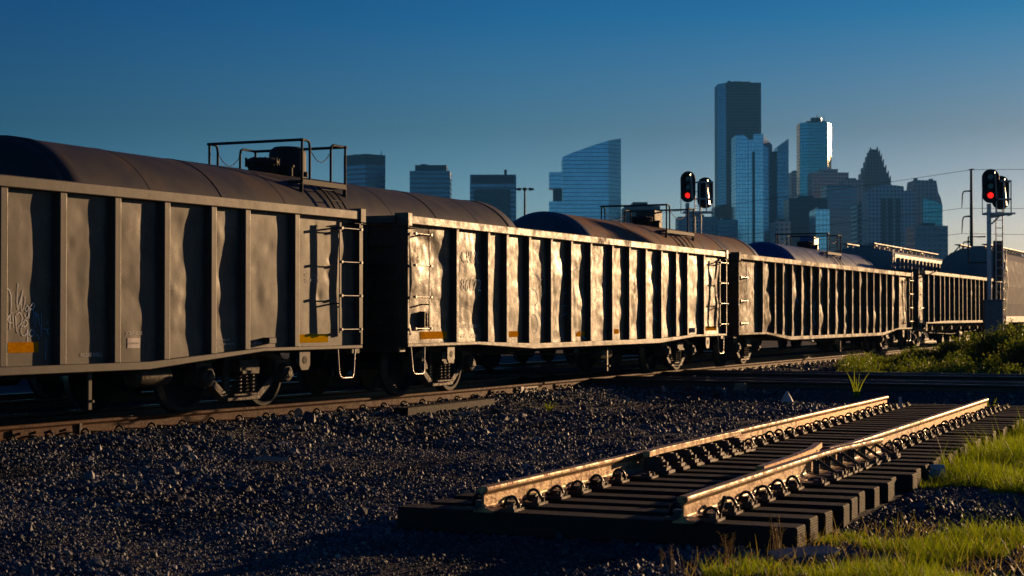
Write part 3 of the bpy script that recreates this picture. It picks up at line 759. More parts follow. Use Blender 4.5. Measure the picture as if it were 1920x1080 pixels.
        b.tube([(xa,Y+.03,zb_end+.01),(xa-s*.05,Y+.02,.42),(xa-s*.10,Y+.01,.37),(xb+s*.08,Y+.01,.37),(xb+s*.03,Y+.02,.42),(xb,Y+.03,zb_end+.01)],.013,8)
        b.build('stirrup_step',M['rung'],root)
        x=s*(L/2-1.45); b=MB()
        b.xz([(x-.13,zb_end-.02),(x+.13,zb_end-.02),(x+.13,zb_end-.2),(x+.08,zb_end-.27),(x-.08,zb_end-.27),(x-.13,zb_end-.2)],Y+.0,Y+.03)
        jp=b.build('jacking_pad',mm,root,bevel=.006,seg=1)
        MB().cyl((x,Y-.004,zb_end-.13),(x,Y+.0,zb_end-.13),.05,16).build('hole',M['black'],jp)
    # brake reservoir with strap under the middle
    b=MB(); b.lathe([(0,-.36),(.08,-.355),(.12,-.32),(.13,-.25),(.13,.25),(.12,.32),(.08,.355),(0,.36)],(px_x(278,.62) if i==0 else 1.5,Y+.62,.50),(1,0,0),28)
    b.build('air_reservoir',M['iron'],root)
    xb=px_x(202) if i==0 else .9
    b=MB(); b.box(xb-.03,xb+.03,Y+.25,Y+.27,.16,.62); b.cyl((xb,Y+.25,.26),(xb,Y+.2,.26),.018,8); b.build('strap_bracket',mm,root,bevel=.004,seg=1)
    b=MB(); b.tube([(-L/2+3.2,Y+.6,.62),(0,Y+.62,.50),(L/2-3.2,Y+.6,.62)],.02,6); b.build('brake_rod',M['black'],root)
    # --- decals hugging the dented sheet
    def hug(V2,name,mt_,faces,off=.004,smooth=False):
        m=MB(); m.add([(x,surf(x,z)-off,z) for x,z in V2],faces,smooth); return m.build(name,mt_,root,recalc=False)
    def strip(pxa,pxb,pya,pyb,mat_,name='reflector'):
        x0,x1=px_x(pxa,depth),px_x(pxb,depth); z1=py_z(pxa,pya,depth); z0_=py_z(pxa,pyb,depth); n=max(4,int((x1-x0)/.04))
        V2=[];fs=[]
        for k in range(n+1):
            x=x0+(x1-x0)*k/n
            for j in range(4): V2.append((x,z0_+(z1-z0_)*j/3))
        for k in range(n):
            for j in range(3): b=k*4+j; fs.append((b,b+4,b+5,b+1))
        return hug(V2,name,mat_,fs)
    def text(s,px,py,hpx,mat_,cond=.62,off=.006,width=None):
        x=px_x(px,depth); z=py_z(px,py,depth); s_=px_x(px,depth)+L/2; Z=(A+d*s_)[1]; h=hpx/F*Z
        me,v=text_mesh(s,h,cond)
        if width: v[:,0]*=(px_x(px+width,depth)-x)/max(1e-3,v[:,0].max())
        co_=[(x+a,surf(x+a,z+b)-off,z+b) for a,b,_ in v]
        me.vertices.foreach_set('co',np.array(co_).ravel()); me.materials.clear(); me.materials.append(mat_); me.update()
        o=bpy.data.objects.new('lettering',me); COL.objects.link(o); o.parent=root; return o
    def strokes(lines,wpx,mat_,off=.004,name='graffiti_stroke'):
        for ln in lines:
            m=MB(); P=[]
            for k in range(len(ln)-1):
                for t in (0,.25,.5,.75): 
                    p0=ln[max(k-1,0)];p1=ln[k];p2=ln[k+1];p3=ln[min(k+2,len(ln)-1)]
                    P.append(tuple(.5*((2*p1[q])+(-p0[q]+p2[q])*t+(2*p0[q]-5*p1[q]+4*p2[q]-p3[q])*t*t+(-p0[q]+3*p1[q]-3*p2[q]+p3[q])*t**3) for q in (0,1)))
            P.append(ln[-1])
            Q=[(px_x(a,depth),py_z(a,b_,depth)) for a,b_ in P]; s_=Q[0][0]+L/2; wd=wpx/F*(A+d*s_)[1]
            vs=[];fs=[]
            for k,(x,z) in enumerate(Q):
                a=Q[max(k-1,0)];b_=Q[min(k+1,len(Q)-1)]; tx,tz=b_[0]-a[0],b_[1]-a[1]; l=math.hypot(tx,tz) or 1; tx/=l;tz/=l
                ww=wd*(.5 if 0<k<len(Q)-1 else .2)*(1+.25*math.sin(k*1.7))
                for q in (-1,1): X_,Z_=x-tz*ww*q,z+tx*ww*q; vs.append((X_,surf(X_,Z_)-off-.0004*(k%3),Z_))
            for k in range(len(Q)-1): fs.append((2*k,2*k+1,2*k+3,2*k+2))
            m.add(vs,fs); m.build(name,mat_,root,recalc=False)
    if text_fn: text_fn(root,strip,text,strokes,px_x,py_z,surf)
    return root

def deco1(root,strip,text,strokes,px_x,py_z,surf):
    strip(15,72,642,662,M['dullyellow']); strip(556,615,627,643,M['yellow'])
    lb=strip(238,262,634,653,M['label'],'sticker'); 
    text('\u25a1 TRINITYRAIL',240,645.5,3.4,M['inkdark'],width=20,off=.009)
    text('JOB F18035',235.5,628,7,M['whitetxt'],width=30)
    text('RELEASE ROD',151,669,7.5,M['whitetxt'],width=35)
    text('\u2193',187,669,7.5,M['whitetxt'])
    text('CU FT 2743',571,529,7,M['dimtxt'],width=27)
    text('HT  5-6',571,518,6.5,M['dimtxt'],width=20)
    text('LIFT HERE',557,654,5.5,M['whitetxt'],width=18); text('FULL HERE',580,654,5.5,M['whitetxt'],width=17)
    text('PMTO-A 10-20-20',407,639,3.5,M['dimtxt'],width=24); text('WAS HARVARD 02-P-W15',406,647,3.5,M['dimtxt'],width=34); text('BLT-10-20',476,645,4,M['whitetxt'],width=14)
    s=120/762; P=lambda *q:[(a*s,510+b*s) for a,b in q]
    strokes([P((70,200),(100,205),(130,270),(135,400),(125,560),(118,690)),P((215,130),(210,250),(205,350),(215,445),(240,350),(275,215)),
        P((275,215),(255,340),(262,460),(285,430),(300,350),(300,290)),P((330,400),(305,430),(320,470),(345,430),(325,395)),P((300,500),(320,550),(345,520),(350,430),(365,410)),
        P((365,410),(395,370),(412,400),(385,450),(365,440),(350,560)),P((60,610),(95,560),(140,480),(160,560),(165,665)),P((95,510),(110,600),(150,600)),
        P((190,520),(205,700),(230,715)),P((190,510),(240,485),(270,540),(260,610),(215,650)),P((275,610),(310,570),(335,610),(300,650),(270,640),(255,710),(280,760),(320,730),(335,680)),
        P((335,680),(330,800),(330,835))],13*s,M['spray'])
    strokes([P((375,460),(400,440),(400,610)),P((400,520),(430,480),(420,660)),P((425,560),(450,500),(470,640)),P((495,490),(495,600),(490,770)),P((350,740),(370,690),(405,700),(400,750),(365,765),(350,740)),
        P((430,750),(460,760),(458,810)),P((565,580),(570,630)),P((520,670),(560,690),(580,660)),P((565,700),(572,760)),P((545,790),(545,920),(540,1050))],11*s,M['spray2'])
    for pxx in (508,): 
        x=px_x(pxx); z=py_z(pxx,640); MB().box(x-.06,x+.10,-W/2-.02,-W/2+.14,z-.03,z+.05).build('tack_box',M['gon1'],root,bevel=.006,seg=1)
def deco2(root,strip,text,strokes,px_x,py_z,surf):
    strip(788,838,622,636,M['dullyellow']); strip(952,972,621,632,M['dullyellow']); strip(1080,1096,621,631,M['dullyellow']); strip(1149,1160,617,626,M['dullyellow']); strip(1323,1344,612,620,M['dullyellow'])
    text('CBLX',862.5,492,24,M['dimtxt'],width=36); text('86172',862.5,545,24,M['dimtxt'],width=39)
    text('LD LMT 218800',859,615,7.5,M['dimtxt'],width=36); text('WT     67200',863,634,7.5,M['dimtxt'],width=31); text('FULL HERE  LIFT HERE',805,643,4.5,M['whitetxt'],width=27)
    s=210/1334; P=lambda *q:[(950+a*s,480+b*s) for a,b in q]
    strokes([P((300,210),(350,220),(400,285),(440,200),(450,130)),P((440,290),(435,430),(400,480),(395,560)),P((310,390),(350,430),(370,520),(330,600)),P((300,560),(340,640),(400,720),(430,780),(400,900)),
        P((300,690),(340,730),(365,800),(350,900),(320,920),(300,870)),P((650,280),(700,215),(770,210),(840,150),(880,120)),P((650,270),(605,370),(625,430),(600,540),(620,570)),P((650,720),(700,690),(760,670)),
        P((650,720),(645,860),(660,960),(590,980)),P((600,560),(590,760),(600,880),(550,930)),P((915,380),(900,600),(880,760),(885,930),(930,980),(980,960)),P((840,330),(850,480),(840,620)),P((800,330),(815,500),(800,640)),
        P((140,560),(150,620),(160,770)),P((190,300),(165,420),(130,580)),P((800,930),(860,890)),P((1010,240),(1025,280),(1000,500),(1010,600)),P((1170,230),(1165,500),(1150,640),(1160,730)),P((680,450),(740,430),(755,560),(670,600))],9*s,M['spray2'])
    s2=1/2.919; Q=lambda *q:[(1100+a*s2,330+b*s2) for a,b in q]
    strokes([Q((355,700),(375,600),(395,690),(400,760)),Q((360,770),(400,800),(380,720)),Q((450,560),(440,640),(455,740)),Q((600,650),(595,760)),Q((95,640),(90,760))],2,M['spray2'])
    x=px_x(804); z=py_z(804,600); 
    b=MB(); b.box(x-.10,x+.10,-W/2+.02,-W/2+.14,z-.13,z-.10); b.box(x-.10,x+.10,-W/2+.02,-W/2+.14,z+.10,z+.13); b.box(x-.10,x-.07,-W/2+.02,-W/2+.14,z-.1,z+.1); b.box(x+.07,x+.1,-W/2+.02,-W/2+.14,z-.1,z+.1); b.box(x-.015,x+.015,-W/2+.02,-W/2+.14,z-.1,z+.1); b.build('routing_board',M['iron'],root)
    x=px_x(1302); z=py_z(1302,619); MB().box(x-.06,x+.06,-W/2-.03,-W/2+.14,z-.05,z+.05).build('tack_box',M['label'],root,bevel=.006,seg=1)
def deco3(root,strip,text,strokes,px_x,py_z,surf):
    strokes([[(1492,560),(1500,575),(1495,600)],[(1510,565),(1520,590),(1512,620),(1525,640)],[(1530,560),(1526,600),(1540,628)],[(1545,600),(1550,625)],[(1400,500),(1402,560)]],5,M['spray2'])
    for pyy in (520,564,606):
        x=px_x(1397); z=py_z(1397,pyy); m=MB(); m.cyl((x-.25,-W/2+.02,z),(x+.3,-W/2+.02,z),.014,8); m.box(x-.27,x-.22,-W/2+.01,-W/2+.14,z-.03,z+.03); m.box(x+.27,x+.32,-W/2+.01,-W/2+.14,z-.03,z+.03); m.build('grab_iron',M['rung'],root)

gondola(0,'nearest gondola car, brown black, with white graffiti and job number by its lower left',mat='gon1',
    posts_px=[-170,-62,0,112,215,308,396,460,553],depth=.078,pw=.115,seed=1,zb_mid=.605,dent=.0115,text_fn=deco1)
gondola(1,'second gondola car, dented glossy side glaring in the low sun, number 86172',mat='gon2',
    posts_px=[856,915,950,992,1033,1071,1107.5,1148,1180,1211,1240,1268,1289,1320],depth=.085,pw=.095,seed=2,crink=.16,dent=.019,text_fn=deco2)
gondola(2,'third gondola car, worn tan side with posts that flare out at their feet',mat='gon3',
    posts_px=[1430.6,1453,1468,1485.5,1503,1520,1536,1552,1567,1583,1598,1612,1625,1638,1650,1662,1673,1686],depth=.105,pw=.11,seed=3,crink=.20,dent=.026,zb_mid=.60,flare=True,ladders=(False,True),text_fn=deco3)
gondola(3,'fourth gondola car, farthest, with slanting hopper struts under its slim posts',mat='gon4',
    posts_px=[1741,1751,1763,1771,1780,1789,1798,1805,1813,1821,1829,1836,1844,1851,1859,1867,1876],depth=.12,pw=.10,seed=4,dent=.02,zb_end=.95,zb_mid=.95,hopper=True)

# ------------------------------------------------------------------ tank cars
def tank(Z0,Z1,label,mat,headmat,walk,Rr=1.5,cz=2.46,dome='round',bx=None):
    L=(Z1-Z0)/math.cos(R(TH)); s0=(Z0-T0[1])/math.cos(R(TH)); c=T0+dirv(TH)*(s0+L/2)
    root=empty('tank_car',(c[0],c[1],0),heading(TH),label=label,cat='tank car',group='tank cars on the second track')
    hl=.75
    b=MB(); x0,x1=-L/2+hl*.55,L/2-hl*.55
    n=8
    for k in range(n): 
        a=x0+(x1-x0)*k/n; e=x0+(x1-x0)*(k+1)/n; dr=.006*(k%2)
        b.lathe([(Rr-dr,a),(Rr-dr,e)],(0,0,cz),(1,0,0),72)
        if dr: b.lathe([(Rr-dr,a),(Rr+.004,a)],(0,0,cz),(1,0,0),72); b.lathe([(Rr-dr,e),(Rr+.004,e)],(0,0,cz),(1,0,0),72)
    b.build('barrel',M[mat],root)
    for s in (-1,1):
        b=MB(); pr=[]
        for k in range(13):
            a=math.pi/2*k/12; pr.append((Rr*math.cos(a)*(.998),(x1 if s>0 else -x0)+hl*math.sin(a)))
        b.lathe([(Rr+.012,pr[0][1]-.35),(Rr+.012,pr[0][1]+.0),(Rr,pr[0][1]+.01)],(0,0,cz),(s,0,0),72); b.lathe(pr,(0,0,cz),(s,0,0),72); b.build('tank_head',M[headmat],root)
    # saddle underframe
    b=MB(); b.box(-L/2-.5,L/2+.5,-.3,.3,.7,1.02)
    for s in (-1,1):
        x=s*(L/2-1.6); b.box(x-.35,x+.35,-1.25,1.25,.78,1.25); b.box(s*(L/2+.1)-.25,s*(L/2+.1)+.25,-1.45,1.45,.95,1.05)
        b.box(min(s*(L/2+.45),s*(L/2+.9)),max(s*(L/2+.45),s*(L/2+.9)),-.13,.13,.76,1.0)
    b.build('underframe',M['black'],root)
    tr=make_truck(root); tr.location.x=-(L/2-1.6); put(tr,root,(L/2-1.6,0,0))
    # top works
    wx0,wx1,wy=walk; zt=cz+Rr; pz=zt-.22
    b=MB()
    for y in np.arange(-wy+.1,wy,.16):
        if abs(y)>.62: b.box(wx0,wx1,y-.02,y+.02,pz-.02,pz+.02)
    for x in (wx0,wx1): b.box(x-.03,x+.03,-wy,wy,pz-.04,pz+.03) if False else b.bar((x,-wy,pz),(x,-.55,pz),.05,.06) or b
    for x in (wx0,wx1): b.bar((x,.55,pz),(x,wy,pz),.05,.06)
    for y in (-wy,wy): b.bar((wx0,y,pz),(wx1,y,pz),.05,.09)
    for x in (wx0,wx1):
        for y in (-wy,wy): b.bar((x,y,pz),(x,y*.97,cz+math.sqrt(max(.01,Rr**2-(y*.97)**2))-.05),.05,.05)
    b.build('walkway',M['black'],root)
    zt2=pz+.78; r=.024
    for (xa,xb) in ((wx0,wx0+.28),(wx1,wx1-.55)):
        b=MB()
        for y in (-wy,wy): 
            b.tube([(xa,y,pz-.2),(xa,y,zt2)],r,8); s=1 if xb>xa else -1
            b.tube([(xa,y,zt2),(xb-s*.09,y,zt2),(xb-s*.025,y,zt2-.03),(xb,y,zt2-.12),(xb,y,pz)],r,8)
        b.tube([(xa,-wy-.04,zt2),(xa,wy+.04,zt2)],r*1.15,8)
        b.build('safety_railing',M['black'],root)
    b=MB()
    for y in (-wy,wy):
        xa,xb=wx0+.28,wx1-.55; b.tube([(xa+(xb-xa)*t,y,zt2-.15-.22*math.sin(math.pi*t)) for t in np.linspace(0,1,9)],.009,5)
    b.build('safety_chain',M['black'],root)
    xm=(wx0+wx1)/2
    if dome=='round':
        b=MB(); b.lathe([(.36,-.15),(.36,.42),(.34,.50),(.26,.56),(.0,.58)],(xm+.35,0,zt),(0,0,1),28)
        for k in range(10): a=k*.628; b.box(xm+.35+.37*math.cos(a)-.03,xm+.35+.37*math.cos(a)+.03,.37*math.sin(a)-.03,.37*math.sin(a)+.03,zt-.02,zt+.08)
        b.bar((xm+.74,-.1,zt+.05),(xm+.66,-.05,zt+.40),.10,.05); b.cyl((xm+.72,-.16,zt+.22),(xm+.72,.16,zt+.22),.05,10)
        b.build('valve_housing',M['black'],root,bevel=.01,seg=1)
    else:
        b=MB(); b.box(xm-.25,xm+.45,-.3,.3,zt-.05,zt+.48); b.cyl((xm+.7,0,zt),(xm+.7,0,zt+.32),.16,16); b.build('valve_housing',M['bluehead' if dome=='blue' else 'iron'],root,bevel=.02,seg=2)
    b=MB(); b.lathe([(.27,-.15),(.27,.16),(.31,.17),(.31,.22),(.24,.27),(0,.29)],(xm-.55,0,zt),(0,0,1),24)
    for k in range(8): a=k*.785; b.cyl((xm-.55+.31*math.cos(a),.31*math.sin(a),zt+.1),(xm-.55+.31*math.cos(a),.31*math.sin(a),zt+.27),.025,6)
    b.cyl((xm-.15,-.35,zt-.05),(xm-.15,-.35,zt+.12),.07,12); b.cyl((xm-.15,-.35,zt+.12),(xm-.15,-.35,zt+.16),.10,12)
    b.build('manway',M['black'],root)
    # ladder down the near side of the barrel
    b=MB()
    for x in (xm-.22,xm+.22):
        b.tube([(x,-(Rr+.12)*math.sin(a),cz+(Rr+.10)*math.cos(a)) for a in np.linspace(.62,2.0,14)],.018,6)
    for a in np.linspace(.75,2.0,8): b.tube([(xm-.22,-(Rr+.12)*math.sin(a),cz+(Rr+.10)*math.cos(a)),(xm+.22,-(Rr+.12)*math.sin(a),cz+(Rr+.10)*math.cos(a))],.012,6)
    b.build('side_ladder',M['black'],root)
    return root
tank(25.4,40.9,'nearest tank car, sooty brown, with a round black valve dome and railing on top','tank1','tank1',(-1.08,.52,1.03))
tank(44.2,59.2,'middle tank car, slate coloured with orange rust, above the second gondola','tank2','slatehead',(-1.0,1.5,1.03),dome='box')
tank(62.6,75.8,'pale grey tank car with a bright blue end, above the third gondola','tank3','bluehead',(-1.0,1.2,1.05),dome='blue')

# ------------------------------------------------------------------ covered hoppers
def hopper(center,h,L,label,mat,endmat,curved=False,top=4.35):
    root=empty('covered_hopper_car',(center[0],center[1],0),heading(h),label=label,cat='hopper car',group='covered hopper cars at the far end')
    Wd=1.58; zb=1.15; eave=top-.22
    if curved: sec=[(-1.35,zb),(-1.5,1.8),(-Wd,2.6),(-Wd+.02,3.3),(-1.42,3.85),(-1.05,eave),(-.5,top),(.5,top),(1.05,eave),(1.42,3.85),(Wd-.02,3.3),(Wd,2.6),(1.5,1.8),(1.35,zb)]
    else: sec=[(-Wd,zb),(-Wd,eave-.12),(-Wd+.1,eave),(-.5,top),(.5,top),(Wd-.1,eave),(Wd,eave-.12),(Wd,zb)]
    b=MB(); b.yz(sec,-L/2+.9,L/2-.9); bd=b.build('body',M['hopdull' if curved else mat],root,bevel=.02,seg=2)
    for s in (-1,1):
        b=MB(); xe=s*(L/2-.9)
        b.yz([(y,z) for y,z in sec],min(xe,xe+s*.12),max(xe,xe+s*.12))
        b.build('end_sheet',M[endmat],root,bevel=.01,seg=1)
        b=MB(); b.bar((s*(L/2-.1),-Wd+.05,.9),(s*(L/2-.1),-Wd+.05,3.3),.05,.05); b.bar((s*(L/2-.5),-Wd+.05,.9),(s*(L/2-.5),-Wd+.05,top-.1),.05,.05)
        for k in range(6): b.cyl((s*(L/2-.1),-Wd+.05,1.2+.4*k),(s*(L/2-.5),-Wd+.05,1.2+.4*k),.015,6)
        b.box(min(s*(L/2-.9),s*L/2),max(s*(L/2-.9),s*L/2),-Wd,Wd,.85,.97)
        b.bar((s*(L/2-.1),-Wd+.05,3.3),(s*(L/2-.78),-Wd+.05,4.0),.04,.04)
        for k in range(5): b.cyl((s*(L/2-.5),-.25,1.2+.55*k),(s*(L/2-.5),.25,1.2+.55*k),.015,6)
        b.bar((s*(L/2-.5),-.25,.97),(s*(L/2-.5),-.25,3.9),.04,.04); b.bar((s*(L/2-.5),.25,.97),(s*(L/2-.5),.25,3.9),.04,.04)
        b.build('end_ladder',M['hopteal'],root)
    b=MB()
    if not curved:
        n=int(L/1.0)
        for k in range(n):
            x=-L/2+1.4+(L-2.8)*k/(n-1)
            b.box(x-.06,x+.06,-Wd-.11,-Wd+.01,zb,eave-.25)
        b.build('side_rib',M[mat],root,bevel=.01,seg=1)
    b=MB(); b.box(-L/2,L/2,-Wd-.03,-Wd+.16,.93,1.22); b.box(-L/2,L/2,Wd-.16,Wd+.03,.93,1.22); b.build('side_sill',M['hopgrey'],root,bevel=.01,seg=1)
    b=MB()
    for k in range(3):
        x=-L/4*1.1+k*L/4*1.1; b.add([(x-1.6,-1.2,.93),(x+1.6,-1.2,.93),(x+1.6,1.2,.93),(x-1.6,1.2,.93),(x-.3,-.5,.25),(x+.3,-.5,.25),(x+.3,.5,.25),(x-.3,.5,.25)],[(0,1,5,4),(1,2,6,5),(2,3,7,6),(3,0,4,7),(4,5,6,7)])
    b.box(-L/2-.3,L/2+.3,-.25,.25,.7,.92); b.build('hopper_chute',M['black'],root)
    b=MB()
    for y in (-.62,.62):
        b.bar((-L/2+.3,y,top+.16),(L/2-.3,y,top+.16),.30,.04)
        for x in np.arange(-L/2+.9,L/2-.8,1.05): b.bar((x,y,top-.05),(x,y,top+.14),.06,.05); b.bar((x,y+(.3 if y>0 else -.3),eave+.02),(x,y,top+.14),.05,.05)
    b.build('running_board',M['hopgrey'],root)
    b=MB(); b.box(-L/2+2,L/2-2,-.3,.3,top+.0,top+.10)
    for k in range(5): x=-L/2+2.5+(L-5)*k/4; b.box(x-.35,x+.35,-.34,.34,top+.10,top+.16)
    b.build('roof_hatch',M[endmat],root)
    tr=make_truck(root); tr.location.x=-(L/2-1.5); put(tr,root,(L/2-1.5,0,0))
    return root
sA=(78.4-.65-T0[1])/math.cos(R(TH)); hopper(T0+dirv(TH)*(sA+8.0-.9),TH,16.0,'boxy ribbed white hopper car beyond the blue-ended tank car','hopgrey','hopteal')
c=CARS[4]; hopper(np.array(c['left'])+dirv(25)*(c['L']/2-1.5)+lft(25)*1.6,25.0,15.5,'round-sided pale hopper car at the right edge behind the last gondola','hopgrey','hopteal',curved=True,top=4.4)

# ------------------------------------------------------------------ signals
def signal(px,Z,label,ytop,dx=.78):
    X=px2x(px,Z); zt=py2z(ytop,Z)
    root=empty('railway_signal',(X,Z,GZ),R(0),label=label,cat='railway signal',group='railway signals with red lights')
    H=zt-GZ
    hs=1.30; hz=H-hs/2
    m=MB(); m.cyl((0,0,0),(0,0,H-hs-.02),.085,16); m.cyl((0,0,0),(0,0,.12),.22,16); m.cyl((0,0,H-hs-.3),(0,0,H-hs-.02),.06,12); m.build('mast',M['silver'],root)
    def head(x,y,z,rz,lit):
        ca,sa=math.cos(rz),math.sin(rz)
        T=lambda p:(x+ca*p[0]-sa*p[1],y+sa*p[0]+ca*p[1],z+p[2])
        b=MB(); n=36; poly=[]
        for k in range(n):
            a=2*math.pi*k/n; cx,cz_=.33*math.cos(a),.33*math.sin(a)
            poly.append((cx,cz_+(.33 if math.sin(a)>0 else -.33)))
        b.prism(poly,lambda u,v:T((u,0,v)),lambda u,v:T((u,.03,v)))
        bp=b.build('backplate',M['sigblack'],root)
        b=MB(); 
        vs=[T(p) for p in [(-.17,.03,-.5),(.17,.03,-.5),(.17,.22,-.5),(-.17,.22,-.5),(-.17,.03,.5),(.17,.03,.5),(.17,.22,.5),(-.17,.22,.5)]]
        b.add(vs,[(0,3,2,1),(4,5,6,7),(0,1,5,4),(1,2,6,5),(2,3,7,6),(3,0,4,7)]); b.build('lamp_case',M['sigblack'],root,bevel=.01,seg=1)
        for j,zz in enumerate((-.36,0,.36)):
            b=MB(); b.lathe([(0,0),(.11,.0)],T((0,-.012,zz)),Vector(T((0,-1,zz)))-Vector(T((0,0,zz))),20)
            b.build('lens',M['red'] if (lit and j==0) else M['lens'],root)
            b=MB(); vs=[];fs=[]; nn=12
            for k in range(nn+1):
                a=math.radians(-35+250*k/nn); 
                for yy in (0,-.34*(.55+.45*math.sin(max(0,min(math.pi,a))))): vs.append(T((.145*math.cos(a),yy,zz+.145*math.sin(a))))
                for yy in (0,-.34*(.55+.45*math.sin(max(0,min(math.pi,a))))): vs.append(T((.155*math.cos(a),yy,zz+.155*math.sin(a))))
            for k in range(nn):
                q=4*k; fs+=[(q,q+1,q+5,q+4),(q+2,q+6,q+7,q+3),(q+1,q+3,q+7,q+5)]
            b.add(vs,fs,True); b.build('hood',M['sigblack'],root)
        b=MB(); b.bar((x+.115,y-.22,z+.52),(x+.175,y-.245,z-.50),.32,.012,up=(.92,-.40,0)); b.build('hood_glint_strip',M['hood_glint'],root)  # added plate, its pale colour imitates the sunlit hood edges
        return bp
    head(0,-.25,hz,R(-24),True)
    head(dx,.25,hz-.22,R(172),False)
    # bracket platform, ladder mast and cage behind
    b=MB(); b.box(-.15,1.0,-.1,.35,H-hs-.42,H-hs-.36); b.bar((0,0,H-hs-.55),(.8,.1,H-hs-.4),.07,.09); b.bar((.1,0,H-hs-.8),(.5,.1,H-hs-.42),.05,.05); b.build('bracket',M['silver'],root)
    b=MB(); xs=(.36,.62)
    for x in xs: b.tube([(x,.32,.1),(x,.32,H-.35)],.024,8)
    for k in range(int((H-.6)/.31)): b.cyl((xs[0],.32,.3+.31*k),(xs[1],.32,.3+.31*k),.016,6)
    b.build('ladder',M['silver'],root)
    b=MB()
    for zz in (H-1.75,H-1.15,H-.45):
        b.tube([(.10,.1,zz),(dx-.28,-.2,zz),(dx+.28,-.2,zz+0),(dx+.3,.3,zz)],.036,6)
    for x in (dx-.28,dx,dx+.28): b.tube([(x,-.2,H-1.75),(x,-.2,H-.42)],.024,6)
    b.tube([(-.28,-.1,H-1.75),(-.28,-.1,H-.95)],.018,6); b.tube([(-.28,-.1,H-1.75),(.3,.2,H-1.75)],.018,6)
    b.build('guard_cage',M['silver'],root)
    b=MB(); b.box(-.30,.42,-.42,-.12,.5,2.1); b.box(-.33,.45,-.45,-.10,2.1,2.16); b.box(-.06,.2,-.40,.1,0,.5); b.build('relay_cabinet',M['greybox'],root,bevel=.02,seg=2)
    b=MB(); b.tube([(-.75,.2,H*.50),(-.75,.2,H*.64),(-.25,.2,H*.64),(-.1,.1,H*.64)],.03,6); b.tube([(-.75,.2,H*.50),(0,.1,H*.50)],.03,6); b.box(.30,.62,.40,.52,H*.40,H*.62); b.build('side_bracket',M['pole'],root)
signal(1289,72,'left railway signal rising behind the tank cars, red light on',322)
signal(1855,66,'right railway signal in front of the last gondola, red light on',318,.52)

# ------------------------------------------------------------------ power poles, high mast light
def pole(px,Z,ytop,label,arms=True):
    X=px2x(px,Z); H=py2z(ytop,Z)-GZ
    root=empty('power_pole',(X,Z,GZ),0,label=label,cat='power pole',group='steel power poles'); MB().tube([(0,0,0),(0,0,H)],[.32,.15],12).build('pole',M['pole'],root)
    tips=[]
    for k in range(3):
        z=H-2.8-k*3.2
        MB().tube([(0,0,z+.1),(-.5,0,z+.12),(-.95,0,z+.05),(-1.1,0,z-.3),(-1.2,0,z-2.0)],[.11,.10,.09,.09,.05],8).build('insulator_arm',M['pole'],root); tips.append((X-1.2,Z,GZ+z-2.05))
    MB().tube([(-.3,0,H),(.35,0,H+.1)],.08,6).build('cross_cap',M['pole'],root); tips.append((X,Z,GZ+H))
    tips.append((X,Z,GZ+H-13.5)); return tips
t1=pole(1822,215,318,'bent-arm steel power pole standing near the right edge')
t2=[(p[0]+110,p[1]-95,p[2]+1.5) for p in t1]; t3=[(p[0]-170,p[1]+250,p[2]+1) for p in t1]
for k in range(5):
    b=MB()
    for a,bb,sg in ((t1[k],t2[k],2.2),(t1[k],t3[k],4.0)):
        b.tube([tuple(a[q]+(bb[q]-a[q])*t-(sg*4*t*(1-t) if q==2 else 0) for q in range(3)) for t in np.linspace(0,1,24)],.028,5)
    tag(b.build('power_line',M['wire']),['second','third','fourth','uppermost','lowest'][k]+' of the power lines carried past the bent-arm pole','power line',group='power lines')
Zl=420; X=px2x(984,Zl); H=py2z(354,Zl)-GZ
r=empty('high_mast_light',(X,Zl,GZ),0,label='slender high mast light between the square block and the slanted glass tower',cat='light mast')
MB().tube([(0,0,0),(0,0,H)],[.5,.22],10).build('mast',M['pole'],r)
b=MB(); b.cyl((0,0,H-.3),(0,0,H+.3),.5,12)
for k in range(8): a=k*math.pi/4; b.bar((0,0,H),(1.9*math.cos(a),1.9*math.sin(a),H),.12,.12); b.box(1.9*math.cos(a)-.35,1.9*math.cos(a)+.35,1.9*math.sin(a)-.35,1.9*math.sin(a)+.35,H-.3,H+.15)
b.build('lamp_ring',M['pole'],r)

# ------------------------------------------------------------------ downtown towers
FM={
 'band':facade('grey_banded_wall',(.24,.33,.44),(.36,.38,.42),4.2,.5,200,.0),
 'band2':facade('teal_banded_wall',(.16,.26,.34),(.34,.40,.45),4.2,.42,200,.0),
 'grid':facade('grey_grid_wall',(.13,.17,.22),(.40,.44,.50),4.0,.42,4.0,.42,gmetal=.3),
 'dgrid':facade('dark_granite_grid',(.05,.065,.085),(.13,.145,.17),4.0,.35,3.2,.35,gmetal=.4),
 'glass':facade('pale_blue_curtain_glass',(.66,.78,.84),(.40,.48,.54),4.0,.10,3.0,.10,.12,.85),
 'glass2':facade('steel_blue_curtain_glass',(.46,.62,.74),(.34,.45,.54),4.0,.14,2.4,.10,.15,.85),
 'teal':facade('teal_mirror_glass',(.16,.42,.46),(.10,.20,.21),4.0,.12,3.0,.1,.15,.8),
 'white':facade('white_stone_punched_windows',(.10,.13,.17),(.68,.70,.74),3.6,.45,3.4,.5,gmetal=.2),
 'pink':facade('rose_granite_bands',(.16,.19,.24),(.58,.50,.51),4.0,.5,4.0,.25,gmetal=.3),
 'rose':facade('dark_rose_granite',(.07,.07,.085),(.19,.165,.18),4.0,.4,4.0,.45,gmetal=.3),
 'dark':facade('dark_smoked_glass',(.05,.07,.10),(.06,.075,.095),4.0,.2,6.0,.1,.3,.5),
}
def P3(px,Z): return px2x(px,Z)
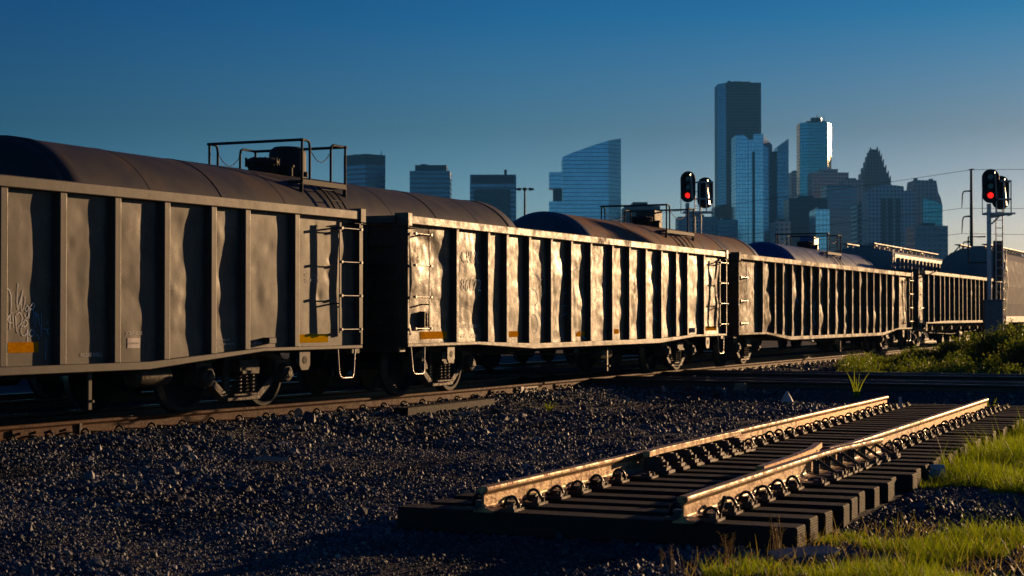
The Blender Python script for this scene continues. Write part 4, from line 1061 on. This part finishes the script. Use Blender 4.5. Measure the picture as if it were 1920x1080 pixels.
def bld(x0,x1,yt,Z,label,mat,depth=None,rot=0,name='tower'):
    """a tower standing at distance Z with its front between two photo columns"""
    a,b=px2x(x0,Z),px2x(x1,Z); wd=b-a; H=py2z(yt,Z)-GZ; D=depth or wd
    root=empty(name,((a+b)/2,Z,GZ),R(rot),label=label,cat='building')
    return root,wd,D,H
def box_part(root,name,mat,x0,x1,y0,y1,z0,z1,bev=0): return MB().box(x0,x1,y0,y1,z0,z1).build(name,mat,root,bevel=bev)
def mast(root,x,y,z0,h,r=.5): MB().tube([(x,y,z0),(x,y,z0+h)],[r,r*.4],6).build('antenna',M['pole'],root)
def rooftop(root,x0,x1,y0,y1,z,seed=0):
    rn=random.Random(seed); b=MB(); w_=x1-x0; d_=y1-y0
    b.box(x0+w_*.2,x0+w_*.75,y0+d_*.25,y0+d_*.8,z,z+3.5)
    for k in range(5): xx=rn.uniform(x0+w_*.1,x1-w_*.15); b.box(xx,xx+w_*.07,y0+d_*.15,y0+d_*.3,z,z+rn.uniform(2,4.5))
    b.build('roof_plant',FM['dark'],root)
# 1 corner-on banded block
r,wd,D,H=bld(640,720,288,1500,'banded grey office block seen corner on, right of the nearest tank car walkway','band')
x0,x1=-wd/2,wd/2; k=x0+wd*.56
b=MB(); b.xy([(x0,18),(k,0),(x1,14),(x1-4,50),(x0+4,52)],0,H-9); b.build('shaft',FM['band'],r)
b=MB(); b.xy([(x0,18),(k,0),(x1,14),(x1-4,50),(x0+4,52)],H-9,H); b.build('parapet',plain('grey_parapet',(.16,.17,.19),.7),r)
mast(r,x1-4,20,H,5); box_part(r,'roof_plant',FM['dark'],x0+8,x0+18,22,40,H,H+1.6)
# 2 block with crown
r,wd,D,H=bld(768,844,320,1500,'dark banded office block with a narrower box on its roof','band2')
box_part(r,'shaft',FM['band2'],-wd/2,wd/2,0,wd,0,H); box_part(r,'penthouse',FM['dark'],-wd/2+4.5,wd/2-3.3,3,wd-3,H,H+5.4); box_part(r,'roof_plant',FM['dark'],-wd/2+9,-wd/2+15,8,16,H+5.4,H+6.6)
# 3
r,wd,D,H=bld(881,968,327,1500,'square office block with a darker window field, left of the high mast light','band')
box_part(r,'shaft',FM['band'],-wd/2,wd/2,0,wd,0,H); box_part(r,'window_field',FM['dgrid'],-wd/2+3.5,wd/2-5,-.8,0,0,H-13)
box_part(r,'parapet',plain('slate_parapet',(.12,.14,.18),.7),-wd/2+1.5,wd/2-1.5,-.4,0,H-7.5,H-.5)
MB().cyl((wd/2-9.5,8,H),(wd/2-9.5,8,H+5),1.2,8).build('antenna',M['pole'],r)
# 4 slanted glass tower
r,wd,D,H=bld(1055,1166,257,1700,'blue glass tower whose roof sweeps up to a sharp point at the right','glass2')
hx=lambda px:(px-1110.5)/F*1700; hz_=lambda py:py2z(py,1700)-GZ
b=MB(); poly=[(hx(1055),0),(hx(1141),0),(hx(1141),hz_(263)),(hx(1112),hz_(272)),(hx(1090),hz_(280)),(hx(1070),hz_(287)),(hx(1055),hz_(294))]
b.xz(poly,0,46); b.build('shaft',FM['glass2'],r)
b=MB(); b.add([(hx(1141),0,0),(hx(1166),12,0),(hx(1166),46,0),(hx(1141),46,0),(hx(1141),0,hz_(263)),(hx(1166),12,hz_(256.5)),(hx(1166),46,hz_(256.5)),(hx(1141),46,hz_(263))],[(0,1,5,4),(1,2,6,5),(2,3,7,6),(3,0,4,7),(4,5,6,7)])
b.build('prow',FM['glass2'],r)
r,wd,D,H=bld(1030,1055,322,1690,'low notched glass block against the left foot of the slanted tower','glass2')
Zq=1690; q=lambda py:py2z(py,Zq)-GZ
box_part(r,'upper_block',FM['glass2'],-wd/2,wd/2-.3,2,22,q(353),H); box_part(r,'recess',FM['dark'],-wd/2+4,wd/2-.3,6,22,q(377),q(353)); box_part(r,'lower_block',FM['glass2'],-wd/2,wd/2-.3,2,22,0,q(377))
# 5 tallest tower
r,wd,D,H=bld(1349,1428,154,2250,'tallest tower, a dark grey granite slab rising above the whole skyline','dgrid')
b=MB(); b.xy([(-wd/2+9.5,0),(wd/2,0),(wd/2,50),(-wd/2,50),(-wd/2,16)],0,H); b.build('shaft',FM['dgrid'],r)
b=MB(); b.add([(-wd/2-.2,15.9,0),(-wd/2+9.3,-.2,0),(-wd/2+9.3,-.2,H-.3),(-wd/2-.2,15.9,H-.3)],[(0,1,2,3)]); b.build('corner_facet',FM['glass2'],r); rooftop(r,-wd/2+8,wd/2,5,48,H,3)
box_part(r,'parapet',FM['dark'],-wd/2+9,wd/2-.5,-.6,0,H-7,H-.4)
# 6 pale glass twin front
r,wd,D,H=bld(1381,1480,252,1800,'pale glass tower with notched peaks standing before the tallest tower','glass')
Z6=1800; hx=lambda px:(px-1430.5)/F*Z6; q=lambda py:py2z(py,Z6)-GZ
b=MB(); b.xz([(hx(1381),0),(hx(1412),0),(hx(1412),q(262)),(hx(1407),q(262)),(hx(1402),q(257)),(hx(1398),q(252)),(hx(1381),q(252))],4,40); b.build('left_wing',FM['glass'],r)
b=MB(); b.xz([(hx(1404),0),(hx(1432),0),(hx(1432),q(250)),(hx(1414),q(251)),(hx(1414),q(261)),(hx(1404),q(262))],0,4); b.build('front_bay',FM['glass'],r)
b=MB(); b.add([(hx(1432),0,0),(hx(1453),16,0),(hx(1453),40,0),(hx(1432),40,0),(hx(1432),0,q(251)),(hx(1453),16,q(269)),(hx(1453),40,q(269)),(hx(1432),40,q(251))],[(0,1,5,4),(1,2,6,5),(2,3,7,6),(3,0,4,7),(4,5,6,7)]); b.build('sloped_bay',FM['glass2'],r)
box_part(r,'recess',FM['dark'],hx(1453),hx(1462),20,40,0,q(280))
b=MB(); b.add([(hx(1462),14,0),(hx(1480),2,0),(hx(1480),40,0),(hx(1462),40,0),(hx(1462),14,q(273)),(hx(1480),2,q(259)),(hx(1480),40,q(259)),(hx(1462),40,q(273))],[(0,1,5,4),(1,2,6,5),(2,3,7,6),(3,0,4,7),(4,5,6,7)]); b.build('right_wing',FM['glass'],r)
box_part(r,'dark_slot',FM['dark'],hx(1411),hx(1416),-.8,0,0,q(284))
# 7 faceted teal tower
r,wd,D,H=bld(1502,1559,229,2100,'teal mirror glass tower with faceted corners and sunlit right edge','teal')
b=MB(); w2=wd/2; b.xy([(-w2,6),(-w2+9,0),(w2-4,0),(w2+3.8,18.4),(w2-1,36),(w2-10,40),(-w2+8,40),(-w2,30)],0,H); b.build('shaft',FM['teal'],r)
b=MB(); b.add([(w2-3.9,-.1,0),(w2+3.9,18.3,0),(w2+3.9,18.3,H-.5),(w2-3.9,-.1,H-.5)],[(0,1,2,3)]); b.add([(w2-4.1,.2,0),(w2+3.7,18.5,0),(w2+3.7,18.5,H-.5),(w2-4.1,.2,H-.5)],[(3,2,1,0)]); b.build('corner_facet',plain('painted_sunlit_facet',(.75,.66,.45),.4,.4,var=.1,sc=.05,bmp=0),r)  # sunlight on the edge is put into this facet's pale gold colour
b=MB(); b.xy([(-w2+9,4),(w2-5,4),(w2-6,30),(-w2+8,30)],H,H+2.2); b.cyl((3,14,H+2.2),(3,14,H+7),7,16); b.build('roof_plant',FM['dark'],r); mast(r,4,14,H+7,5); mast(r,13,14,H+2,9,.4)
# 8..
def simple(x0,x1,yt,Z,label,mat,depth=30,crown=None,rot=0):
    r,wd,D,H=bld(x0,x1,yt,Z,label,mat,rot=rot)
    box_part(r,'shaft',FM[mat],-wd/2,wd/2,0,depth,0,H)
    if crown:
        a,b_,yc=crown; s=Z/F; xc=(x0+x1)/2; box_part(r,'penthouse',FM['dark' if mat!='pink' else 'pink'],(a-xc)*s,(b_-xc)*s,4,depth-4,H,py2z(yc,Z)-GZ)
    else: box_part(r,'roof_plant',FM['dark'],-wd/4,wd/6,5,depth-6,H,H+2.4)
    return r,wd,H
simple(1485,1504,322,2300,'narrow grey block tucked against the left side of the teal tower','pink')
simple(1523,1592,323,2000,'rose banded office slab with a taller box on its roof, beside the teal tower','pink',crown=(1542,1573,316))
simple(1582,1621,337,1900,'grey shoulder block just left of the stepped spire','grid')
simple(1550,1608,350,1800,'pale gridded block in front of the rose banded slab','band2',crown=(1552,1600,347))
simple(1480,1552,371,1500,'blackish smoked glass block at the foot of the teal tower','dark')
simple(1530,1556,392,1400,'narrow bright glass block low in front of the blackish block','glass')
simple(1340,1383,388,1900,'dim stepped block left of the pale glass tower','dark')
simple(1272,1346,406,1700,'low dim block behind the left signal','grid')
simple(1346,1384,412,1690,'low grey block at the left foot of the pale glass tower','band2')
simple(1455,1483,415,1450,'small dark block at the right foot of the pale glass tower','grid')
simple(1172,1238,386,900,'flat low building glimpsed behind the middle tank car railing','dark')
simple(1608,1632,382,1650,'dim narrow block between the gridded block and the white hotel','band2')
# stepped spire
r,wd,D,H=bld(1612,1677,345,2200,'stepped gabled tower of dark rose granite, its top a jagged pyramid','rose')
Z9=2200; hx=lambda px:(px-1644.5)/F*Z9; q=lambda py:py2z(py,Z9)-GZ
b=MB(); b.xz([(hx(1617),0),(hx(1673),0),(hx(1673),q(345)),(hx(1617),q(345))],2,36); b.build('shaft',FM['rose'],r)
steps=[(1617,1672,333),(1620,1669,323),(1624,1665,312),(1628,1661,301),(1631,1658,291),(1634,1655,283),(1637,1652,277.5)]
b=MB(); pz=q(345)
for k,(a,bb,yy) in enumerate(steps):
    b.box(hx(a),hx(bb),2+k*2,36-k*2,pz,q(yy)); pz=q(yy)
    for xx in (a,bb): b.box(hx(xx)-(0 if xx==a else 1.3),hx(xx)+(1.3 if xx==a else 0),2+k*2,4+k*2,pz,pz+2.6)
b.build('stepped_gable',FM['rose'],r); mast(r,hx(1650),16,pz,4)
# white hotel
r,wd,D,H=bld(1628,1716,352,1600,'broad pale stone building with punched windows and an arched centre','white')
Zh=1600; hx=lambda px:(px-1672)/F*Zh; q=lambda py:py2z(py,Zh)-GZ
box_part(r,'shaft',FM['white'],-wd/2,wd/2,0,28,0,q(357)); 
b=MB(); b.xz([(hx(1636),q(357)),(hx(1696),q(357)),(hx(1696),q(349)),(hx(1680),q(347)),(hx(1668),q(346)),(hx(1655),q(347)),(hx(1640),q(350))],1,26); b.build('arched_attic',FM['white'],r)
for a,bb in ((1653,1662),(1665,1675),(1680,1689)): box_part(r,'window_bay',FM['dgrid'],hx(a),hx(bb),-.7,0,0,q(372))
# tapered right tower
r,wd,D,H=bld(1715,1768,337,1700,'tapered shouldered tower, last tall one at the right of the skyline','dgrid')
Zt=1700; hx=lambda px:(px-1741.5)/F*Zt; q=lambda py:py2z(py,Zt)-GZ
b=MB(); b.xz([(hx(1713),0),(hx(1768),0),(hx(1768),q(384)),(hx(1765),q(370)),(hx(1761),q(362)),(hx(1757),q(338)),(hx(1717),q(337)),(hx(1714),q(358))],1,34); b.build('shaft',FM['grid'],r)
b=MB(); b.xz([(hx(1731),0),(hx(1767.5),0),(hx(1767.5),q(386)),(hx(1760),q(380)),(hx(1752),q(376)),(hx(1731),q(372))],-1,1); b.build('glass_front',FM['teal'],r)
box_part(r,'roof_plant',FM['dark'],hx(1719),hx(1724),6,12,q(337),q(333)); box_part(r,'roof_plant',FM['dark'],hx(1747),hx(1753),6,12,q(338),q(334))
simple(1716,1778,423,1300,'squat rose block in front of the tapered tower','pink')

# ------------------------------------------------------------------ vegetation
def blades(name,X,Y,H,wd,mat,parent=None,lean=.5,seg=3,zfn=gh,curl=.5):
    n=len(X); Z=zfn(X,Y)-.01; az=rng.uniform(0,2*np.pi,n); ln=lean*rng.uniform(.2,1,n)
    V=np.empty((n,(seg+1)*2,3)); sd_=rng.uniform(0,2*np.pi,n)
    for k in range(seg+1):
        t=k/seg; out=H*ln*(t**(1+curl)); zz=H*t*(1-.25*ln*t); ww=wd*(1-t)**.7*.5+.0004
        for q_,s in enumerate((-1,1)):
            V[:,2*k+q_,0]=X+np.cos(az)*out+np.cos(sd_)*ww*s; V[:,2*k+q_,1]=Y+np.sin(az)*out+np.sin(sd_)*ww*s; V[:,2*k+q_,2]=Z+zz
    base=np.array([(2*k,2*k+1,2*k+3,2*k+2) for k in range(seg)]); Fa=(base[None]+(2*(seg+1))*np.arange(n)[:,None,None]).reshape(-1,4)
    return np_mesh(name,V.reshape(-1,3),Fa,mat,parent)
def clumpy(X,Y,th=.0,s=1.0,o=0): return (np.sin(X*2.1*s+1.7*np.sin(Y*1.4*s+o))+np.sin(Y*2.6*s+1.2*np.sin(X*1.9*s+o))+.6*np.sin(X*6*s+o)*np.sin(Y*5*s))>th
def ground_px(px,py,h=CZ-GZ):
    Z=F*h/(np.asarray(py,float)-HZ); return (np.asarray(px,float)-960)/F*Z,Z
def poly_in(poly,px,py):
    inside=np.zeros(len(px),bool); n=len(poly)
    for i in range(n):
        x1,y1=poly[i]; x2,y2=poly[(i+1)%n]
        c_=((y1>py)!=(y2>py))&(px<(x2-x1)*(py-y1)/(y2-y1+1e-9)+x1); inside^=c_
    return inside
def patch(poly,dens,X0,X1,Y0,Y1):
    """points in a ground outline (outline read off the photo, turned into ground metres)"""
    W_=[ground_px(a,b) for a,b in poly]; W_=[(float(a),float(b)) for a,b in W_]
    n=int(dens*(X1-X0)*(Y1-Y0)); X=rng.uniform(X0,X1,n); Y=rng.uniform(Y0,Y1,n); k=poly_in(W_,X,Y); return X[k],Y[k]
# lower right tufts
X,Y=patch([(1320,1078),(1370,1060),(1420,1045),(1500,1012),(1600,1000),(1690,1022),(1790,1010),(1900,1005),(2150,1000),(2150,1400),(1200,1400)],7000,.5,6,6.5,12.5)
k=clumpy(X,Y,-.15,1.5)&~panelmask(X,Y); X,Y=X[k],Y[k]
H_=rng.gamma(3.2,.0145,len(X))*(1+.75*np.sin(X*3.6+Y)*np.sin(Y*3.3-X))+.02; tag(blades('grass',X,Y,H_,rng.uniform(.003,.006,len(X)),M['grass'],lean=.8),'sunlit green grass tufts in the lower right corner','grass',kind='stuff')
# right bank grass beyond tie ends
X,Y=patch([(1722,915),(1745,880),(1790,850),(1800,812),(1860,806),(1925,800),(2200,795),(2200,960),(1925,930),(1850,925),(1790,938)],3600,3.2,10,13,26)
k=clumpy(X,Y,-.9,.8)&~(panelmask(X,Y)); X,Y=X[k],Y[k]
H_=rng.gamma(3.0,.028,len(X))*(1+.75*np.sin(X*2.6+1)*np.sin(Y*1.9+X))+.03; tag(blades('grass_bank',X,Y,H_,rng.uniform(.004,.008,len(X)),M['grass'],lean=.8),'bright green grass growing beside the ends of the ties','grass',kind='stuff')
# sparse sprigs in the ties and gravel
X,Y=patch([(1300,1075),(1500,1040),(1750,950),(1930,940),(1930,1040),(1500,1075)],60,.5,6,9,14)
tag(blades('sprigs',X,Y,rng.uniform(.04,.12,len(X)),rng.uniform(.003,.006,len(X)),M['grass'],lean=1.0),'thin green sprigs poking out of the right hand gravel','grass',kind='stuff')
def seed_stalks(px,py,label,n=7,h=.22,mat='drygrass'):
    x,y=ground_px(px,py); x=float(x);y=float(y); X=x+rng.normal(0,.03,n); Y=y+rng.normal(0,.03,n)
    b=MB(); z=float(gh(np.array([x]),np.array([y]))[0])
    for a,c_ in zip(X,Y):
        hh=h*random.uniform(.6,1.1); lx,ly=random.uniform(-.3,.3)*hh,random.uniform(-.3,.3)*hh
        b.tube([(a,c_,z),(a+lx*.3,c_+ly*.3,z+hh*.6),(a+lx,c_+ly,z+hh)],[.0025,.002,.001],4)
        for q in range(5): t=.6+.08*q; s=random.choice((-1,1)); b.tube([(a+lx*t,c_+ly*t,z+hh*t),(a+lx*t+s*.02,c_+ly*t,z+hh*t+.02)],[.002,.001],3)
    return tag(b.build('weed_stalks',M[mat]),label,'weed',group='dry seed stalks by the track panel')
X,Y=patch([(1255,1078),(1400,1040),(1600,1000),(1900,1005),(2150,1000),(2150,1400),(1200,1400)],160,.5,6,6.5,12.5)
tag(blades('dry_grass',X,Y,rng.uniform(.06,.2,len(X)),rng.uniform(.003,.005,len(X)),M['drygrass'],lean=.9),'straw coloured dead blades among the lower right grass','grass',kind='stuff')
seed_stalks(1360,1062,'dry seed stalks left of the grass, before the first tie'); seed_stalks(1455,1052,'tall dry seed stalks before the end of the first tie',9,.28); seed_stalks(1515,1035,'dry seed stalks between the first two tie ends',6,.2); seed_stalks(1250,1075,'short dry stalks at the bottom edge, leftmost of the stalks',5,.13)
def leafy(px,py,label,nb,h,w_,name='weed_plant',mat='grass',lean=.6):
    x,y=ground_px(px,py); n=nb; X=np.full(n,float(x))+rng.normal(0,.015,n); Y=np.full(n,float(y))+rng.normal(0,.015,n)
    o=blades(name,X,Y,h*rng.uniform(.6,1,n),np.full(n,w_),M[mat],lean=lean,seg=4); return tag(o,label,'weed',group='single weeds in the gravel')
leafy(1605,752,'tall spiky weed standing beyond the first rail of the loose panel',11,.62,.022,lean=.55)
leafy(1030,772,'small leafy weed in the gravel below the second gondola',14,.22,.03,lean=1.2)
leafy(1858,787,'bushy green sprout beyond the far end of the panel, near the right edge',22,.40,.05,lean=1.0)
leafy(1610,690,'bright leafy weed at the left end of the weed belt',10,.7,.05,lean=.9)
# weed belt between crossing track and main line
def weeds(name,X,Y,H,label,leafn,mat='weed',lw=.05,cat='weeds',**kw):
    n=len(X); Z=gh(X,Y)
    st_n=n; az=rng.uniform(0,6.28,n); ln=rng.uniform(.05,.45,n)*H
    t=rng.uniform(.12,1.0,(n,leafn)); cx=X[:,None]+np.cos(az)[:,None]*ln[:,None]*t**1.5; cy=Y[:,None]+np.sin(az)[:,None]*ln[:,None]*t**1.5; cz_=Z[:,None]+H[:,None]*t
    c_=np.stack([cx,cy,cz_],-1).reshape(-1,3); m=len(c_)
    spread=(rng.normal(0,.05,(m,3))); c_=c_+spread
    a=rng.normal(size=(m,3)); a[:,2]=np.abs(a[:,2])*.6+.5; a/=np.linalg.norm(a,axis=1,keepdims=True); b=np.cross(a,rng.normal(size=(m,3))); b/=np.linalg.norm(b,axis=1,keepdims=True)
    l=(lw*rng.uniform(.6,1.8,m))[:,None]; w_=l*.22
    V=np.stack([c_-b*w_*.2,c_+a*l*.5+b*w_,c_+a*l,c_+a*l*.5-b*w_],1).reshape(-1,3); Fa=np.arange(4*m).reshape(-1,4)
    # stems
    sw=.004; V2=np.stack([np.stack([X-sw,Y,Z],1),np.stack([X+sw,Y,Z],1),np.stack([X+np.cos(az)*ln+sw*.4,Y+np.sin(az)*ln,Z+H],1),np.stack([X+np.cos(az)*ln-sw*.4,Y+np.sin(az)*ln,Z+H],1)],1).reshape(-1,3)
    Fb=np.arange(4*n).reshape(-1,4)+len(V)
    o=np_mesh(name,np.concatenate([V,V2]),np.concatenate([Fa,Fb]),M[mat]); return tag(o,label,cat,**kw)
def belt(pxa,pxb,za,zb_,dens,hfn,clear=2.1):
    n=int(dens); Y=rng.uniform(za,zb_,n); px=rng.uniform(pxa,pxb,n); X=px2x(px,Y); k=(polydist(MAIN,X,Y)>clear)&(polydist(X2,X,Y)>1.75); X,Y,px=X[k],Y[k],px[k]
    return X,Y,hfn(px,Y)
X,Y,H_=belt(1575,2250,38,56,5200,lambda px,Y:rng.uniform(.22,.52,len(px))*(.75+.35*np.sin(px*.021+1)*np.sin(px*.05)))
weeds('weed_belt',X,Y,H_,'belt of green weeds between the crossing tracks and the main line',34,lw=.055,kind='stuff')
def bush(px,Z,wd,ht,label,mat='weed'):
    X0=px2x(px,Z); n=230; X=X0+rng.normal(0,wd*.28,n); Y=Z+rng.normal(0,wd*.28,n); dd=np.hypot(X-X0,Y-Z)/wd
    H_=ht*np.clip(1.08-dd*.95,.25,1)*rng.uniform(.6,1.08,n); return weeds('bush',X,Y,H_,label,70,lw=.06,cat='bush',mat=mat,group='bushes by the right signal')
bush(1828,50,2.0,1.0,'dark bush left of the right signal mast'); bush(1868,46,1.5,1.1,'bush straight in front of the right signal mast'); bush(1905,47,1.7,1.35,'tallest bush at the right edge below the round hopper'); bush(1935,42,1.5,1.1,'low bush cut by the right edge of the frame'); bush(1788,49,1.2,.75,'low round bush at the left of the bushes'); bush(1725,49,1.0,.55,'small ragged bush in the middle of the weed belt')

# ------------------------------------------------------------------ litter and odd pieces
def place(o,px,py,rz=0,h=CZ-GZ,dz=.02):
    x,y=ground_px(px,py,h); z=float(gh(np.array([float(x)]),np.array([float(y)]))[0]); o.location=(float(x),float(y),z+dz); o.rotation_euler=(0,0,rz); return o
def crumple(name,w_,h_,mat,seed,th=.35,n=7,fl=1.0):
    rn=random.Random(seed); b=MB(); V=[];Fc=[]
    for i in range(n+1):
        for j in range(n+1):
            x=(i/n-.5)*w_;z=j/n*h_; V.append((x*(1-.25*(z/h_)),rn.uniform(-1,1)*w_*.12,z+rn.uniform(-1,1)*h_*.05*th))
    for i in range(n):
        for j in range(n): q=i*(n+1)+j; Fc.append((q,q+n+1,q+n+2,q+1))
    b.add(V,Fc); o=b.build(name,M[mat],recalc=False); so_=o.modifiers.new('thickness','SOLIDIFY'); so_.thickness=.004; return o
o=crumple('cardboard_scrap',.17,.14,'paper',1); place(o,1757,900,R(-10)); o.rotation_euler[0]=R(-14); tag(o,'torn pale card scrap leaning beside the tie ends in the grass','litter')
b=MB(); b.lathe([(.14,0),(.10,.08),(.05,.17),(.02,.22),(0,.225)],(0,0,0),(0,0,1),14); o=b.build('plastic_cup',M['paper']); place(o,1475,757); o.scale=(.8,.8,.8); tag(o,'small white crumpled cup lying in the shaded gravel beyond the panel','litter')
o=crumple('paper_scrap',.26,.13,'tan_card',4); place(o,1388,746); tag(o,'tan paper scrap in the shade left of the white cup','litter')
o=crumple('wrapper',.14,.12,'paper',5); place(o,182,826,R(10)); tag(o,'small pale tag propped on the near rail, leftmost litter','litter')
b=MB(); b.lathe([(0,-.17),(.05,-.165),(.06,-.10),(.06,.08),(.03,.13),(.02,.17),(0,.172)],(0,0,.05),(1,.15,.12),16); o=b.build('plastic_bottle',M['paper']); place(o,240,820,R(35)); tag(o,'crushed dirty plastic bottle lying against the near rail','litter')
b=MB(); b.cyl((0,0,0),(0,.012,0),.07,20); o=b.build('jar_lid',M['tan_card']); place(o,560,800,R(-20),dz=.06); tag(o,'round pale lid standing in the ballast by the near rail','litter')
def board(name,w_,l,t,mat,px,py,rz,label,cat='plank',dz=.055):
    n=7; poly=[(-l/2,-w_/2),(l*.35,-w_/2*.9),(l/2,-w_*.1),(l*.42,w_/2),(-l*.1,w_*.55),(-l/2,w_*.3)]
    o=MB().xy(poly,0,t).build(name,M[mat],bevel=.002,seg=1); place(o,px,py,rz,dz=dz); o.rotation_euler[0]=R(14); return tag(o,label,cat)
board('wood_splinter',.12,.46,.012,'tan_card',510,868,R(-25),'brown wood splinter lying in the middle of the left gravel')
board('broken_board',.13,.50,.018,'concrete',1508,1055,R(24),'pale flat broken board among the lower right grass')
board('white_stick',.02,.16,.01,'paper',533,840,R(35),'short white stick on the gravel above the wood splinter','litter')
# loose timber alongside the near rail
b=MB(); b.box(-1.55,1.55,-.115,.115,0,.17); o=b.build('loose_tie',M['tie'],bevel=.01,seg=2); o.location=(-.92,25.6,-.27); 
p,a=on_near(735); o.location=(p[0]+.95*math.sin(a)+.0,p[1]-.95*math.cos(a),-.265); o.rotation_euler=(0,0,a+R(3)); tag(o,'loose black timber tie lying in the ballast along the near rail','timber')
b=MB(); b.box(-.02,.02,-.012,.012,0,.16); b.box(-.035,.035,-.02,.02,0,.02); o=b.build('marker_tag',M['paper']); o.location=(5.75,25.5,TT+.0); tag(o,'short white marker post just past the far end of the first rail','marker')
o=bpy.data.objects['marker_tag']; o.location=(5.85,25.75,TT)

# ------------------------------------------------------------------ evening air
HAZE=1.25e-4
if HAZE:
    hm=bpy.data.materials.new('evening_haze'); hm.use_nodes=True; hn=hm.node_tree; hn.nodes.remove(hn.nodes['Principled BSDF'])
    pv=hn.nodes.new('ShaderNodeVolumePrincipled'); pv.inputs['Color'].default_value=(.10,.42,.92,1); pv.inputs['Density'].default_value=HAZE; pv.inputs['Anisotropy'].default_value=0
    hn.links.new(pv.outputs[0],hn.nodes['Material Output'].inputs['Volume'])
    hb=MB().box(-2600,2600,-500,3200,-2,345).build('haze',hm); tag(hb,kind='stuff',label='thin blue evening haze hanging over the yard and downtown')
